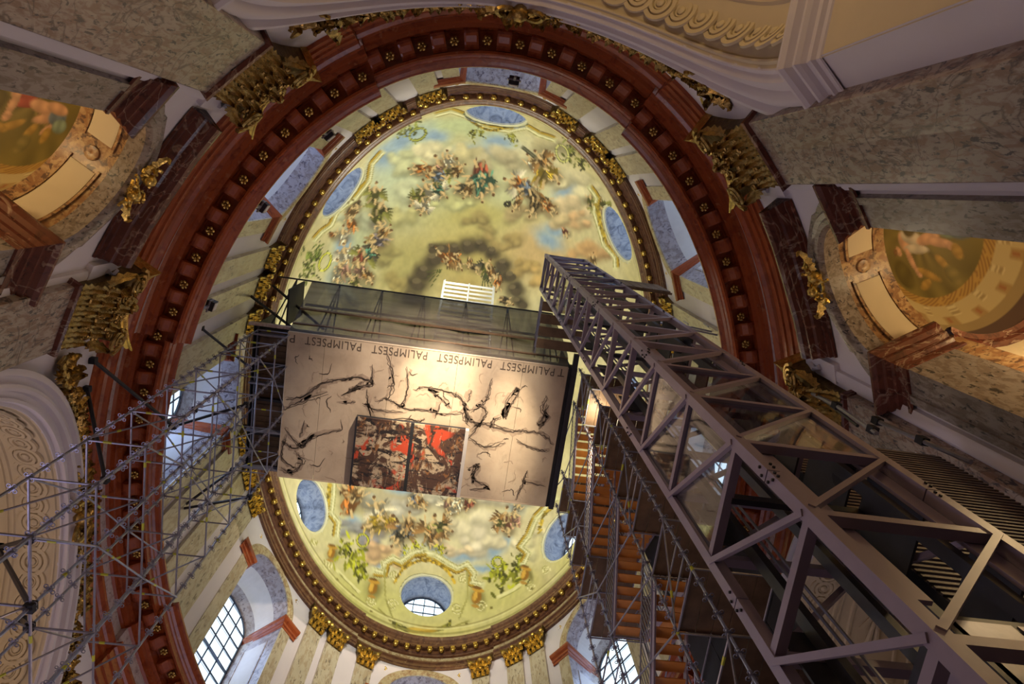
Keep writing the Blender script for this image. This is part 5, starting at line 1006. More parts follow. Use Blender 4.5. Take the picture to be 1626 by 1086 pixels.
F_DAB = '''-247,-114,288,35,-2,208,20,16,0,84,74,58;-270,-126,289,35,1,209,14,10,0,112,100,76;-246,-159,288,35,-2,210,22,18,0,84,74,58;-251,-174,287,36,-1,211,16,11,0,112,100,76;
-231,-197,286,36,-3,212,20,16,0,84,74,58;-226,-217,286,36,-4,213,14,10,0,112,100,76;-174,-245,284,37,-10,214,20,16,0,84,74,58;-196,-260,285,37,-7,216,14,10,0,112,100,76;
-144,-285,283,38,-13,216,18,14,0,84,74,58;-161,-288,283,38,-11,217,13,9,0,112,100,76;-98,-288,283,38,-19,216,16,13,0,84,74,58;-100,-300,283,38,-19,217,12,8,0,112,100,76;
-33,-297,282,39,-27,215,20,16,0,84,74,58;-45,-313,282,39,-26,217,14,10,0,112,100,76;29,-304,283,40,-34,215,16,13,0,84,74,58;8,-322,282,39,-32,217,12,8,0,112,100,76;
67,-300,283,40,-39,215,16,13,0,84,74,58;70,-304,283,40,-39,215,12,8,0,112,100,76;126,-250,285,41,-45,211,18,14,0,84,74,58;125,-272,285,41,-45,212,13,9,0,112,100,76;
176,-225,287,42,-50,209,18,14,0,84,74,58;165,-235,286,42,-49,210,13,9,0,112,100,76;208,-177,289,43,-52,206,18,14,0,84,74,58;186,-192,288,42,-50,207,13,9,0,112,100,76;
249,-142,291,44,-56,205,16,13,0,84,74,58;214,-154,289,43,-52,205,12,8,0,112,100,76;-199,-278,284,37,-6,217,12,10,0,84,74,58;-206,-297,284,37,-5,219,9,6,0,112,100,76;
-203,801,338,26,-11,219,10,5,300,170,142,42;-200,795,337,27,-11,218,10,5,299,220,184,55;-195,788,336,27,-11,218,10,5,323,170,142,42;
-190,782,336,28,-11,217,10,5,316,120,100,30;-185,776,335,28,-11,216,10,5,300,120,100,30;-179,770,334,29,-11,216,10,5,272,220,184,55;
-173,764,333,29,-12,215,10,5,299,120,100,30;-167,759,332,30,-12,214,10,5,295,170,142,42;-160,754,331,30,-12,214,10,5,361,220,184,55;
-152,750,331,31,-13,213,10,5,336,120,100,30;-144,745,330,31,-13,213,10,5,292,120,100,30;-136,741,329,32,-14,213,10,5,309,170,142,42;
-128,738,329,32,-14,212,10,5,296,220,184,55;-119,735,328,33,-15,212,10,5,325,170,142,42;-110,732,328,34,-15,211,10,5,333,120,100,30;
-101,729,327,34,-16,211,10,5,312,220,184,55;-92,727,327,35,-16,211,10,5,359,120,100,30;-82,725,327,35,-17,211,10,5,360,170,142,42;
-72,724,326,36,-18,211,10,5,365,120,100,30;-63,723,326,36,-18,210,10,5,395,170,142,42;-53,723,326,37,-19,210,10,5,388,120,100,30;
-43,722,326,37,-19,210,10,5,394,120,100,30;-33,723,326,38,-20,210,10,5,379,170,142,42;-23,723,326,39,-21,210,10,5,404,220,184,55;
-13,724,326,39,-21,210,10,5,355,120,100,30;-3,726,326,40,-22,210,10,5,351,220,184,55;6,728,326,40,-23,210,10,5,417,120,100,30;16,730,326,41,-23,211,10,5,400,170,142,42;
25,732,327,41,-24,211,10,5,419,220,184,55;35,735,327,42,-24,211,10,5,358,120,100,30;44,739,327,42,-25,211,10,5,363,120,100,30;53,742,328,43,-26,212,10,5,399,170,142,42;
61,746,328,44,-26,212,10,5,381,220,184,55;69,751,329,44,-27,212,10,5,396,170,142,42;77,755,329,45,-27,213,10,5,434,220,184,55;85,760,330,45,-27,213,10,5,411,220,184,55;
92,765,331,46,-28,214,10,5,389,220,184,55;99,771,331,46,-28,214,10,5,457,120,100,30;105,777,332,47,-29,215,10,5,400,220,184,55;111,783,333,47,-29,216,10,5,437,220,184,55;
-128,-843,290,60,-12,428,8,4,7,148,126,40;-119,-835,289,58,-16,415,8,4,-17,99,84,27;-110,-827,289,56,-20,403,8,4,15,99,84,27;-101,-819,288,54,-23,393,8,4,-14,148,126,40;
-92,-812,287,53,-27,384,8,4,-15,99,84,27;-83,-806,287,52,-30,376,8,4,-19,148,126,40;-74,-800,286,51,-32,370,8,4,2,99,84,27;-65,-795,286,50,-35,364,8,4,-24,99,84,27;
-57,-791,286,49,-38,360,8,4,23,148,126,40;-48,-788,286,48,-40,356,8,4,9,189,161,51;-40,-785,285,48,-43,353,8,4,1,99,84,27;-31,-783,285,47,-45,351,8,4,5,99,84,27;
-23,-782,285,47,-48,350,8,4,-2,148,126,40;-15,-782,285,46,-50,349,8,4,12,99,84,27;-7,-782,285,46,-53,349,8,4,-29,189,161,51;1,-784,285,46,-56,350,8,4,-26,99,84,27;
8,-786,286,45,-59,352,8,4,14,148,126,40;16,-789,286,45,-62,354,8,4,-22,99,84,27;24,-793,286,45,-65,357,8,4,-25,189,161,51;31,-798,286,45,-68,362,8,4,-8,99,84,27;
39,-804,287,44,-72,367,8,4,24,189,161,51;46,-811,287,44,-77,374,8,4,14,99,84,27;53,-819,288,44,-81,382,8,4,18,148,126,40;61,-827,289,44,-87,391,8,4,-9,189,161,51;
68,-837,289,43,-93,402,8,4,-2,99,84,27;75,-847,290,43,-100,416,8,4,22,148,126,40;82,-858,291,42,-108,432,8,4,27,99,84,27;89,-870,292,42,-117,452,8,4,22,189,161,51;
97,-883,294,41,-129,476,8,4,-29,189,161,51;104,-897,295,40,-144,507,8,4,-7,189,161,51;-599,-588,344,73,136,332,8,4,16,114,99,36;
-585,-568,336,67,119,315,8,4,131,171,148,54;-589,-566,336,67,120,315,8,4,82,171,148,54;-593,-569,338,69,124,319,8,4,135,114,99,36;
-602,-567,341,70,128,320,8,4,4,209,181,66;-605,-555,340,68,124,314,8,4,119,171,148,54;-607,-559,341,69,127,317,8,4,54,209,181,66;
-603,-546,338,66,120,309,8,4,136,171,148,54;-604,-542,338,65,119,308,8,4,161,171,148,54;-610,-541,340,66,122,309,8,4,114,114,99,36;
-605,-533,337,64,116,303,8,4,105,171,148,54;-617,-535,341,66,123,307,8,4,63,114,99,36;-610,-518,336,62,114,298,8,4,50,114,99,36;
-626,-525,343,66,125,306,8,4,167,171,148,54;-629,-522,343,66,125,305,8,4,121,209,181,66;-629,-513,342,64,122,301,8,4,81,114,99,36;
-638,-520,346,66,130,306,8,4,109,209,181,66;-646,-516,348,67,133,307,8,4,56,209,181,66;-664,-524,357,72,148,316,8,4,82,114,99,36;
-660,-517,354,70,142,312,8,4,140,114,99,36;-665,-517,356,70,145,313,8,4,20,209,181,66;-675,-509,359,70,148,312,8,4,173,209,181,66;
-689,-511,366,73,159,318,8,4,46,209,181,66;-700,-516,373,77,170,325,8,4,129,114,99,36;-589,472,344,15,28,207,8,4,97,209,181,66;-585,478,344,15,27,207,8,4,29,209,181,66;
-580,474,343,15,27,207,8,4,168,209,181,66;-587,480,345,15,27,207,8,4,35,114,99,36;-587,485,345,14,27,207,8,4,158,171,148,54;-586,489,346,14,27,207,8,4,37,209,181,66;
-581,495,345,14,26,207,8,4,166,114,99,36;-590,499,347,14,27,208,8,4,176,171,148,54;-585,502,347,14,26,208,8,4,58,209,181,66;-581,502,346,14,26,208,8,4,15,171,148,54;
-589,506,348,13,27,208,8,4,50,114,99,36;-590,513,349,13,27,208,8,4,77,114,99,36;-591,512,349,13,27,208,8,4,142,114,99,36;-587,521,349,13,26,208,8,4,162,209,181,66;
-582,521,349,13,25,208,8,4,170,171,148,54;-586,524,350,13,26,208,8,4,136,171,148,54;-587,523,350,12,26,208,8,4,131,209,181,66;-593,527,351,12,26,209,8,4,163,171,148,54;
-591,529,351,12,26,209,8,4,152,209,181,66;-592,536,352,11,26,209,8,4,174,209,181,66;-592,536,352,11,26,209,8,4,74,114,99,36;-589,540,352,11,26,209,8,4,5,114,99,36;
-589,541,352,11,26,209,8,4,144,209,181,66;-595,540,353,11,26,209,8,4,30,209,181,66;517,561,344,70,-64,203,8,4,144,171,148,54;514,553,343,70,-64,202,8,4,23,171,148,54;
524,551,344,70,-65,202,8,4,166,209,181,66;515,542,342,69,-65,202,8,4,111,171,148,54;514,543,342,69,-64,202,8,4,4,114,99,36;513,532,341,68,-65,201,8,4,51,209,181,66;
518,532,341,69,-65,202,8,4,19,209,181,66;522,529,342,69,-66,201,8,4,112,209,181,66;517,523,340,68,-65,201,8,4,79,171,148,54;524,520,341,69,-66,201,8,4,111,209,181,66;
518,515,340,68,-66,201,8,4,115,209,181,66;518,510,339,68,-66,201,8,4,106,114,99,36;520,507,339,68,-66,200,8,4,146,114,99,36;523,500,339,68,-67,200,8,4,166,114,99,36;
531,495,340,68,-68,200,8,4,17,114,99,36;525,492,339,67,-67,200,8,4,70,171,148,54;538,489,340,68,-69,200,8,4,142,114,99,36;533,489,340,68,-68,200,8,4,144,114,99,36;
536,486,340,68,-69,200,8,4,164,171,148,54;538,482,340,68,-69,200,8,4,136,209,181,66;553,478,342,69,-71,200,8,4,145,171,148,54;542,471,339,68,-70,199,8,4,99,209,181,66;
557,469,341,69,-72,199,8,4,34,114,99,36;551,470,341,69,-71,199,8,4,178,209,181,66;526,-621,334,32,-204,290,8,4,171,171,148,54;528,-615,333,33,-201,287,8,4,70,171,148,54;
537,-609,335,33,-203,286,8,4,108,114,99,36;540,-609,336,33,-205,286,8,4,36,171,148,54;541,-594,334,34,-197,280,8,4,73,114,99,36;
545,-596,335,34,-201,281,8,4,143,171,148,54;552,-585,336,35,-199,278,8,4,127,209,181,66;555,-583,336,35,-199,277,8,4,34,209,181,66;
558,-575,336,35,-197,274,8,4,46,114,99,36;557,-568,335,36,-193,272,8,4,147,171,148,54;550,-563,332,36,-187,269,8,4,97,171,148,54;
562,-558,335,36,-191,269,8,4,73,209,181,66;557,-548,332,37,-184,265,8,4,54,114,99,36;557,-546,332,37,-183,264,8,4,115,209,181,66;
560,-543,332,38,-183,263,8,4,173,171,148,54;568,-536,334,38,-184,262,8,4,103,209,181,66;567,-531,333,38,-182,260,8,4,90,114,99,36;
579,-528,336,38,-187,261,8,4,176,114,99,36;574,-526,334,38,-183,259,8,4,43,171,148,54;581,-524,336,38,-186,259,8,4,35,171,148,54;
579,-514,334,39,-181,256,8,4,50,171,148,54;590,-511,337,39,-185,256,8,4,174,209,181,66;596,-513,339,39,-189,258,8,4,80,209,181,66;
590,-497,335,40,-180,253,8,4,137,114,99,36;-321,827,351,16,-5,225,16,24,15,150,105,30;-329,824,352,15,-5,225,8,18,15,215,170,70;-316,804,347,18,-4,222,22,8,15,195,150,55;
-320,796,347,18,-4,221,16,5,15,120,85,30;-326,858,357,13,-6,230,15,6,15,180,140,60;245,825,344,60,-36,222,18,26,15,150,105,30;236,822,343,59,-36,221,8,19,15,215,170,70;
246,799,341,59,-37,219,24,8,15,195,150,55;240,791,339,58,-37,218,18,6,15,120,85,30;247,858,348,62,-36,227,16,6,15,180,140,60;-563,700,370,2,16,219,14,21,15,150,105,30;
-570,697,372,2,17,219,6,16,15,215,170,70;-556,681,365,4,17,217,20,6,15,195,150,55;-560,674,365,5,17,216,14,5,15,120,85,30;-571,726,377,-1,15,222,13,5,15,180,140,60;
486,714,357,78,-56,214,15,22,15,150,105,30;478,712,355,77,-55,214,7,17,15,215,170,70;486,692,354,76,-57,212,21,7,15,195,150,55;479,685,352,75,-56,211,15,5,15,120,85,30;
489,742,361,81,-55,217,14,6,15,180,140,60;121,933,351,53,-29,239,14,6,99,84,82,30;117,938,352,52,-28,240,14,6,105,84,82,30;111,942,352,52,-28,241,14,6,135,154,151,55;
103,947,352,51,-28,242,14,6,129,84,82,30;94,951,353,50,-27,242,14,6,125,119,117,42;83,955,353,49,-27,243,14,6,131,154,151,55;71,959,353,48,-26,244,14,6,136,119,117,42;
58,962,354,47,-26,245,14,6,140,119,117,42;43,966,354,45,-25,246,14,6,152,119,117,42;28,969,354,44,-25,246,14,6,162,119,117,42;12,971,355,42,-24,247,14,6,173,154,151,55;
-4,973,355,40,-24,247,14,6,161,84,82,30;-21,975,355,38,-23,248,14,6,191,154,151,55;-38,976,356,36,-23,248,14,6,160,84,82,30;-56,976,356,35,-22,248,14,6,184,154,151,55;
-72,977,357,33,-22,248,14,6,189,119,117,42;-89,976,357,31,-21,249,14,6,213,84,82,30;-105,975,358,29,-20,249,14,6,211,154,151,55;-120,974,358,28,-20,248,14,6,235,84,82,30;
-134,972,359,26,-19,248,14,6,234,84,82,30;-148,970,359,25,-19,248,14,6,221,119,117,42;-159,967,359,24,-18,247,14,6,219,84,82,30;-170,964,359,23,-18,247,14,6,214,84,82,30;
-179,961,360,22,-17,246,14,6,265,154,151,55;-186,957,359,21,-17,246,14,6,269,84,82,30;-192,953,359,21,-17,245,14,6,279,84,82,30;-31,970,355,37,-23,247,56,14,0,178,148,50;
-38,966,354,37,-22,246,40,7,0,212,182,80;-436,854,372,1,-1,233,6,5,0,120,112,50;-324,911,365,9,-10,240,6,5,0,120,112,50;337,854,356,72,-41,229,6,5,0,120,112,50;
212,927,355,62,-33,239,6,5,0,120,112,50;-213,943,359,19,-15,243,6,5,0,120,112,50;-530,795,381,-4,8,229,6,5,0,120,112,50;548,755,375,92,-58,221,6,5,0,120,112,50'''

def tab(s): return [tuple(map(int, q.split(','))) for q in s.replace('\n', '').split(';') if q]
def lin(c): c = np.array(c, float) / 255; return np.where(c <= .04045, c / 12.92, ((c + .055) / 1.055) ** 2.4)
n1 = vnoise(QX * 5 + 9, QY * 5 + 9, 3, 5)[..., None]; n2 = vnoise(QX * 9 + 4, QY * 9 + 1, 5, 5)[..., None]
PAINT = lin((186, 174, 115)) * (1 - n1) + lin((222, 214, 176)) * n1
n3 = vnoise(QX * 22 + 3 * n1[..., 0], QY * 22 + 3 * n2[..., 0], 17, 4)[..., None]
PAINT = PAINT * (.66 + .42 * n2 + .26 * n3)
wx = (vnoise(QX * 14, QY * 14, 8, 3) - .5) * .03; wy = (vnoise(QX * 14 + 30, QY * 14, 9, 3) - .5) * .03
FR = random.Random(11)
def dab(cx, cy, ax, ay, bx, by, col, kind):    # one brush dab: centre and two half axes on the chart; kind 0 soft, 1 firm, 2 bar
    ex = math.hypot(ax, bx) * 1.1 + .004; ey = math.hypot(ay, by) * 1.1 + .004; rr = math.hypot(cx, cy); ext = math.hypot(ex, ey)
    i0, i1 = np.searchsorted(ev, (1 - rr - ext) * 90), np.searchsorted(ev, (1 - rr + ext) * 90) + 1
    sub = np.s_[max(0, i0 - 1):min(NEd, i1 + 1)]
    dx, dy = QX[sub] - cx, QY[sub] - cy
    m = (np.abs(dx) < ex + .03) & (np.abs(dy) < ey + .03)
    if not m.any(): return
    wob = 1.0 if kind == 0 else .10
    dx, dy = dx[m] + wx[sub][m] * wob, dy[m] + wy[sub][m] * wob
    det = ax * by - ay * bx
    if abs(det) < 1e-12: return
    u, v_ = (dx * by - dy * bx) / det, (-dx * ay + dy * ax) / det
    r_ = np.maximum(np.abs(u), np.abs(v_)) if kind == 2 else np.hypot(u, v_)
    w = np.clip((1 - r_) * (1.15 if kind == 0 else 3.5), 0, 1)
    if kind == 0: w = w * w * (3 - 2 * w) * .85
    P_ = PAINT[sub]; P_[m] = P_[m] * (1 - w[:, None]) + lin(col) * w[:, None]
class Spot:                                    # local drawing frame on the dome
    def __init__(self, row): self.c = (row[0] / 1e3, row[1] / 1e3); self.j = [x / 1e5 for x in row[2:6]]
    def go(self, u, v): return self.c[0] + self.j[0] * u + self.j[1] * v, self.c[1] + self.j[2] * u + self.j[3] * v
    def ax(self, u, v): return self.j[0] * u + self.j[1] * v, self.j[2] * u + self.j[3] * v
    def op(self, u, v, a, b, ang, col, kind):
        r = math.radians(ang); dab(*self.go(u, v), *self.ax(a * math.cos(r), a * math.sin(r)), *self.ax(-b * math.sin(r), b * math.cos(r)), [max(0, min(255, k)) for k in col], kind)
    def seg(self, p, q, w, col):
        L = math.hypot(q[0] - p[0], q[1] - p[1]); self.op((p[0] + q[0]) / 2, (p[1] + q[1]) / 2, L / 2 + w * .5, w / 2, math.degrees(math.atan2(q[1] - p[1], q[0] - p[0])), col, 2)
def shd(c, k): return tuple(x * k for x in c)
FPAL = [(190, 110, 45), (215, 180, 50), (70, 135, 120), (165, 75, 60), (95, 115, 150), (120, 125, 60), (225, 220, 200), (190, 140, 130), (145, 105, 60), (80, 65, 45), (60, 60, 55), (110, 105, 130)]
FPAL = [tuple(.8 * a + .2 * b for a, b in zip(c, (160, 138, 90))) for c in FPAL]
FLESH = (216, 188, 138)
U = FR.uniform
for r in tab(F_SOFT): Spot(r).op(0, 0, r[6], r[7], r[8], r[9:12], 0)
for r in tab(F_CLOUD):
    S, s, c = Spot(r), r[6], r[7:10]
    for k in range(8):
        a = U(0, 6.28); d = s * U(.2, .9); x, y, q = d * math.cos(a) * 1.4, d * math.sin(a) * .8, s * U(.35, .8)
        S.op(x + q * .1, y + q * .35, q * 1.35, q * .9, U(-20, 20), shd(c, U(.70, .82)), 0); S.op(x, y, q * 1.05, q * .75, U(-20, 20), shd(c, U(.98, 1.14)), 0)
def small_figure(r):
    S, ang, s, c = Spot(r), r[6], r[7] * 1.22, FPAL[r[8]]
    S.op(0, s * .2, s * 1.1, s * .8, 0, (120, 105, 75), 0)
    a = math.radians(ang); hx, hy = math.cos(a), math.sin(a)
    P = lambda f, g: (hx * f * s - hy * g * s, hy * f * s + hx * g * s)
    if r[9] >= 0:
        for sg in (-1, 1):
            for k in range(5): S.op(*P(.2 - .12 * k, sg * (.45 + .06 * k)), s * .46, s * .09, ang + sg * (56 + 13 * k), shd(FPAL[r[9]], .62 + .14 * k), 1)
    S.op(*P(-.25, 0), s * .64, s * .42, ang + U(-15, 15), shd(c, .55), 1)
    for k in range(9): S.op(*P(U(-.8, .15), U(-.42, .42)), s * U(.2, .42), s * U(.04, .10), ang + U(-50, 50), shd(c, FR.choice((.38, .6, .85, 1.1, 1.3))), 1)
    for sg in (-1, 1):
        S.seg(P(-.5, .15 * sg), P(-.85, .25 * sg + U(-.2, .2)), s * .17, shd(FLESH, .78 if sg < 0 else 1))
        e = P(.2 + U(-.2, .15), .38 * sg); S.seg(P(.28, .18 * sg), e, s * .12, shd(FLESH, .72 if sg < 0 else 1)); S.seg(e, P(.3 + U(-.3, .4), .52 * sg), s * .11, FLESH)
    S.op(*P(.2, 0), s * .32, s * .2, ang, FLESH, 1); S.op(*P(.15, .1), s * .25, s * .07, ang, shd(FLESH, .64), 1)
    S.op(*P(.66, 0), s * .16, s * .14, ang, FLESH, 1); S.op(*P(.74, .02), s * .13, s * .12, ang, (105, 75, 45), 1)
for r in tab(F_FIGS): small_figure(r)
for r in tab(F_STAT):
    S, s, c = Spot(r), r[6], r[7:10]
    for k in range(30): S.op(FR.gauss(0, s * .34), FR.gauss(0, s * .42), s * U(.16, .36), s * U(.05, .13), U(40, 140) if FR.random() < .7 else U(0, 180), shd(c, FR.choice((.42, .6, .8, 1, 1.2))), 1)
    for x, y in ((-s * .3, -s * .5), (s * .32, -s * .35)): S.op(x, y, s * .13, s * .13, 0, shd(c, 1.1), 1); S.op(x + 1, y - 1, s * .1, s * .06, 0, shd(c, .45), 1)
for r in tab(F_WREATH):
    S, a, b, g_, c = Spot(r), r[6], r[7], math.radians(r[8]), r[9:12]
    pt_ = lambda k: (a * math.cos(k * .48) * math.cos(g_) - b * math.sin(k * .48) * math.sin(g_), a * math.cos(k * .48) * math.sin(g_) + b * math.sin(k * .48) * math.cos(g_))
    for k in range(14): S.seg(pt_(k), pt_(k + 1), 4.5, shd(c, .62))
    for k in range(14): S.seg(pt_(k), pt_(k + 1), 2, shd(c, 1.15))
def bar_row(r):                                # stretch(4), width/10, colour(3), then chart points
    S = Spot((0, 0) + r[:4]); w = r[4] / 10; c = r[5:8]; d = S.j[0] * S.j[3] - S.j[1] * S.j[2]
    pts = [(r[i] / 1e3, r[i + 1] / 1e3) for i in range(8, len(r), 2)]
    loc = [((x * S.j[3] - y * S.j[1]) / d, (-x * S.j[2] + y * S.j[0]) / d) for x, y in pts]
    for p, q in zip(loc, loc[1:]): S.seg(p, q, w, c)
for r in tab(F_BARS): bar_row(r)
for r in tab(F_DAB): Spot(r).op(0, 0, r[6] / 2, r[7] / 2, r[8], r[9:12], 1)
EGd = np.degrees(EG)
for e_, wd, c in ((1.6, .5, (150, 145, 80)), (3.4, .35, (225, 220, 160)), (4.0, .25, (140, 132, 70))):
    w = np.clip(1.3 - np.abs(EGd - e_) / wd, 0, 1)[..., None] * .8; PAINT = PAINT * (1 - w) + lin(c) * w
PAINT = PAINT * (.88 + .24 * vnoise(QX * 60, QY * 60, 12, 2)[..., None])

centres = [dome_pt(t, e) for t, e in OCU]
keep = np.ones((NEd, NTd), bool)
for c in centres:
    keep &= ((DX - c.x) ** 2 + (DY - c.y) ** 2 + (DZZ - c.z) ** 2) > (OR + .03) ** 2
vs = np.stack([DX, DY, DZZ], -1).reshape(-1, 3)
ii, jj = np.meshgrid(np.arange(NEd - 1), np.arange(NTd), indexing='ij'); j2 = (jj + 1) % NTd
ok = keep[ii, jj] & keep[ii + 1, jj] & keep[ii, j2] & keep[ii + 1, j2]
fc = np.stack([ii * NTd + jj, ii * NTd + j2, (ii + 1) * NTd + j2, (ii + 1) * NTd + jj], -1)[ok]
me = bpy.data.meshes.new('ceiling')
me.vertices.add(len(vs)); me.vertices.foreach_set('co', vs.ravel())
me.loops.add(len(fc) * 4); me.loops.foreach_set('vertex_index', fc.ravel().astype(np.int32))
me.polygons.add(len(fc)); me.polygons.foreach_set('loop_start', np.arange(0, len(fc) * 4, 4, dtype=np.int32))
me.update(calc_edges=True); me.polygons.foreach_set('use_smooth', np.ones(len(fc), bool))
at = me.color_attributes.new('paint', 'FLOAT_COLOR', 'POINT')
at.data.foreach_set('color', np.concatenate([PAINT.reshape(-1, 3), np.ones((NTd * NEd, 1))], 1).astype(np.float32).ravel())
N = NT('dome_fresco'); a_ = N.node('ShaderNodeVertexColor', layer_name='paint'); me.materials.append(N.done(a_.outputs['Color'], .75))
dome = struct(link('ceiling', me))
M_ocu = None
N = NT('blue_grisaille'); nz = N.noise(N.coords(), 1.6, 5, .6, 1.8)
M_ocu = N.done(N.ramp(nz, [(.30, (.09, .105, .16)), (.44, (.19, .225, .32)), (.58, (.31, .345, .44)), (.72, (.15, .175, .235))]), .6)
M_rim = plain('pale_yellow_plaster', (.72, .70, .46), .6, var=.06)
for i, ((t, e), c) in enumerate(zip(OCU, centres)):
    h = Vector((c.x / DA ** 2, c.y / DB ** 2, 0)).normalized(); n = Vector((c.x / DA ** 2, c.y / DB ** 2, (c.z - DZ) / DC ** 2)).normalized()
    g = Vector((-h.y, h.x, 0)); u = n.cross(g).normalized(); u = u if u.z > 0 else -u
    def ring(r, k, depth, rise=0.0):
        a = 2 * PI * k / 36; return c + (g * math.cos(a) + u * math.sin(a)) * r + h * depth + Vector((0, 0, rise))
    mb = MB(); mb.grid([[ring(r, k, d) for r, d in ((1.86, .06), (1.84, -.03), (1.74, -.08), (1.64, -.09), (1.58, -.05), (1.50, -.03), (1.45, .05))] for k in range(36)], 0, True)
    rim = struct(mb.build('trim_oculus', M_rim, None, True))
    mb = MB(); mb.grid([[ring(1.46, k, d) for d in (.0, .5, 1.0, 1.5)] for k in range(36)], 0, True)
    mb.build('shaft', M_ocu, rim, True)
    mb = MB(); GZ = 1.45                       # glazing in the outer end, with its bars and panes
    w = struct(MB().grid([[ring(r, k, GZ - d) for r, d in ((1.46, .0), (1.32, .05), (1.32, -.02))] for k in range(36)], 0, True).build('window_%d' % (i + 9), M_lead))
    xs = [-1.34, -.64, 0, .64, 1.34]; ys = [-1.36, -.82, -.28, .28, .82, 1.36]
    for a in range(4):
        for b in range(5):
            x0, x1, y0, y1 = xs[a] + .025, xs[a + 1] - .025, ys[b] + .025, ys[b + 1] - .025
            pts = []
            for px, py in ((x0, y0), ((x0 + x1) / 2, y0), (x1, y0), (x1, (y0 + y1) / 2), (x1, y1), ((x0 + x1) / 2, y1), (x0, y1), (x0, (y0 + y1) / 2)):
                r = math.hypot(px, py); q = min(1, 1.33 / r) if r > 0 else 1; pts.append(c + g * px * q + u * py * q + h * GZ)
            MB().add(pts, [tuple(range(8))]).build('pane', M_pane, w)
    mb = MB()
    for x in xs[1:4]: y = math.sqrt(1.37 ** 2 - x * x); mb.bar(c + g * x - u * y + h * (GZ - .02), c + g * x + u * y + h * (GZ - .02), .05)
    for y in ys[1:5]: x = math.sqrt(1.37 ** 2 - y * y); mb.bar(c - g * x + u * y + h * (GZ - .02), c + g * x + u * y + h * (GZ - .02), .05)
    mb.build('glazing_bar', M_lead, w)
    cc = c + h * (GZ - .15); lamp('oculus_light_%d' % (i + 1), 'AREA', cc, 20, (.66, .80, 1.0), c - h * 3 + Vector((0, 0, .6)), 1.7, 1.7)

# ------------------------------------------------------------------ the hanging printed cloth, the open book panel, the platform above
BX0, BX1, BY0, BY1, BZ = -6.97, 4.10, -3.48, 2.60, 28.0
N = NT('printed_cloth'); v = N.coords((.35, .35, 1)); f1 = N.noise(v, 2.2, 5, .6, .4); f2 = N.noise(N.coords((1.2, .5, 1)), 3.0, 5, .65, .8)
c1 = N.ramp(f1, [(.3, (.46, .36, .27)), (.55, (.60, .49, .37)), (.75, (.66, .56, .43))])
c1 = N.mix(N.ramp(f2, [(.58, (0, 0, 0)), (.74, (.55, .55, .55))]), c1, (.34, .26, .19))
M_cloth = N.done(c1, .7)
cloth = thing('printed_cloth', 'peach cloth printed with charcoal branches hanging flat under the viewing platform', 'banner', ((BX0 + BX1) / 2, (BY0 + BY1) / 2, BZ))
mb = MB(); seams = [BX0] + [BX0 + 2.62 + 2.62 * k - 1.2 for k in range(4)] + [BX1]
for a, b in zip(seams, seams[1:]):             # the cloth is sewn from five widths
    mb = MB(); mb.box((a + .006, BY0, BZ), (b - .006, BY1, BZ + .03)); mb.build('cloth_width', M_cloth, cloth)
mb = MB()
for p, q in (((BX0, BY0), (BX1, BY0)), ((BX1, BY0), (BX1, BY1)), ((BX1, BY1), (BX0, BY1)), ((BX0, BY1), (BX0, BY0))): mb.tube([(*p, BZ + .02), (*q, BZ + .02)], .035, 6)
mb.build('hem', M_cloth, cloth)
M_ink = plain('charcoal_ink', (.10, .075, .06), .7, 0, .2, 6); M_inks = plain('charcoal_smudge', (.40, .31, .235), .7, 0, .3, 4)
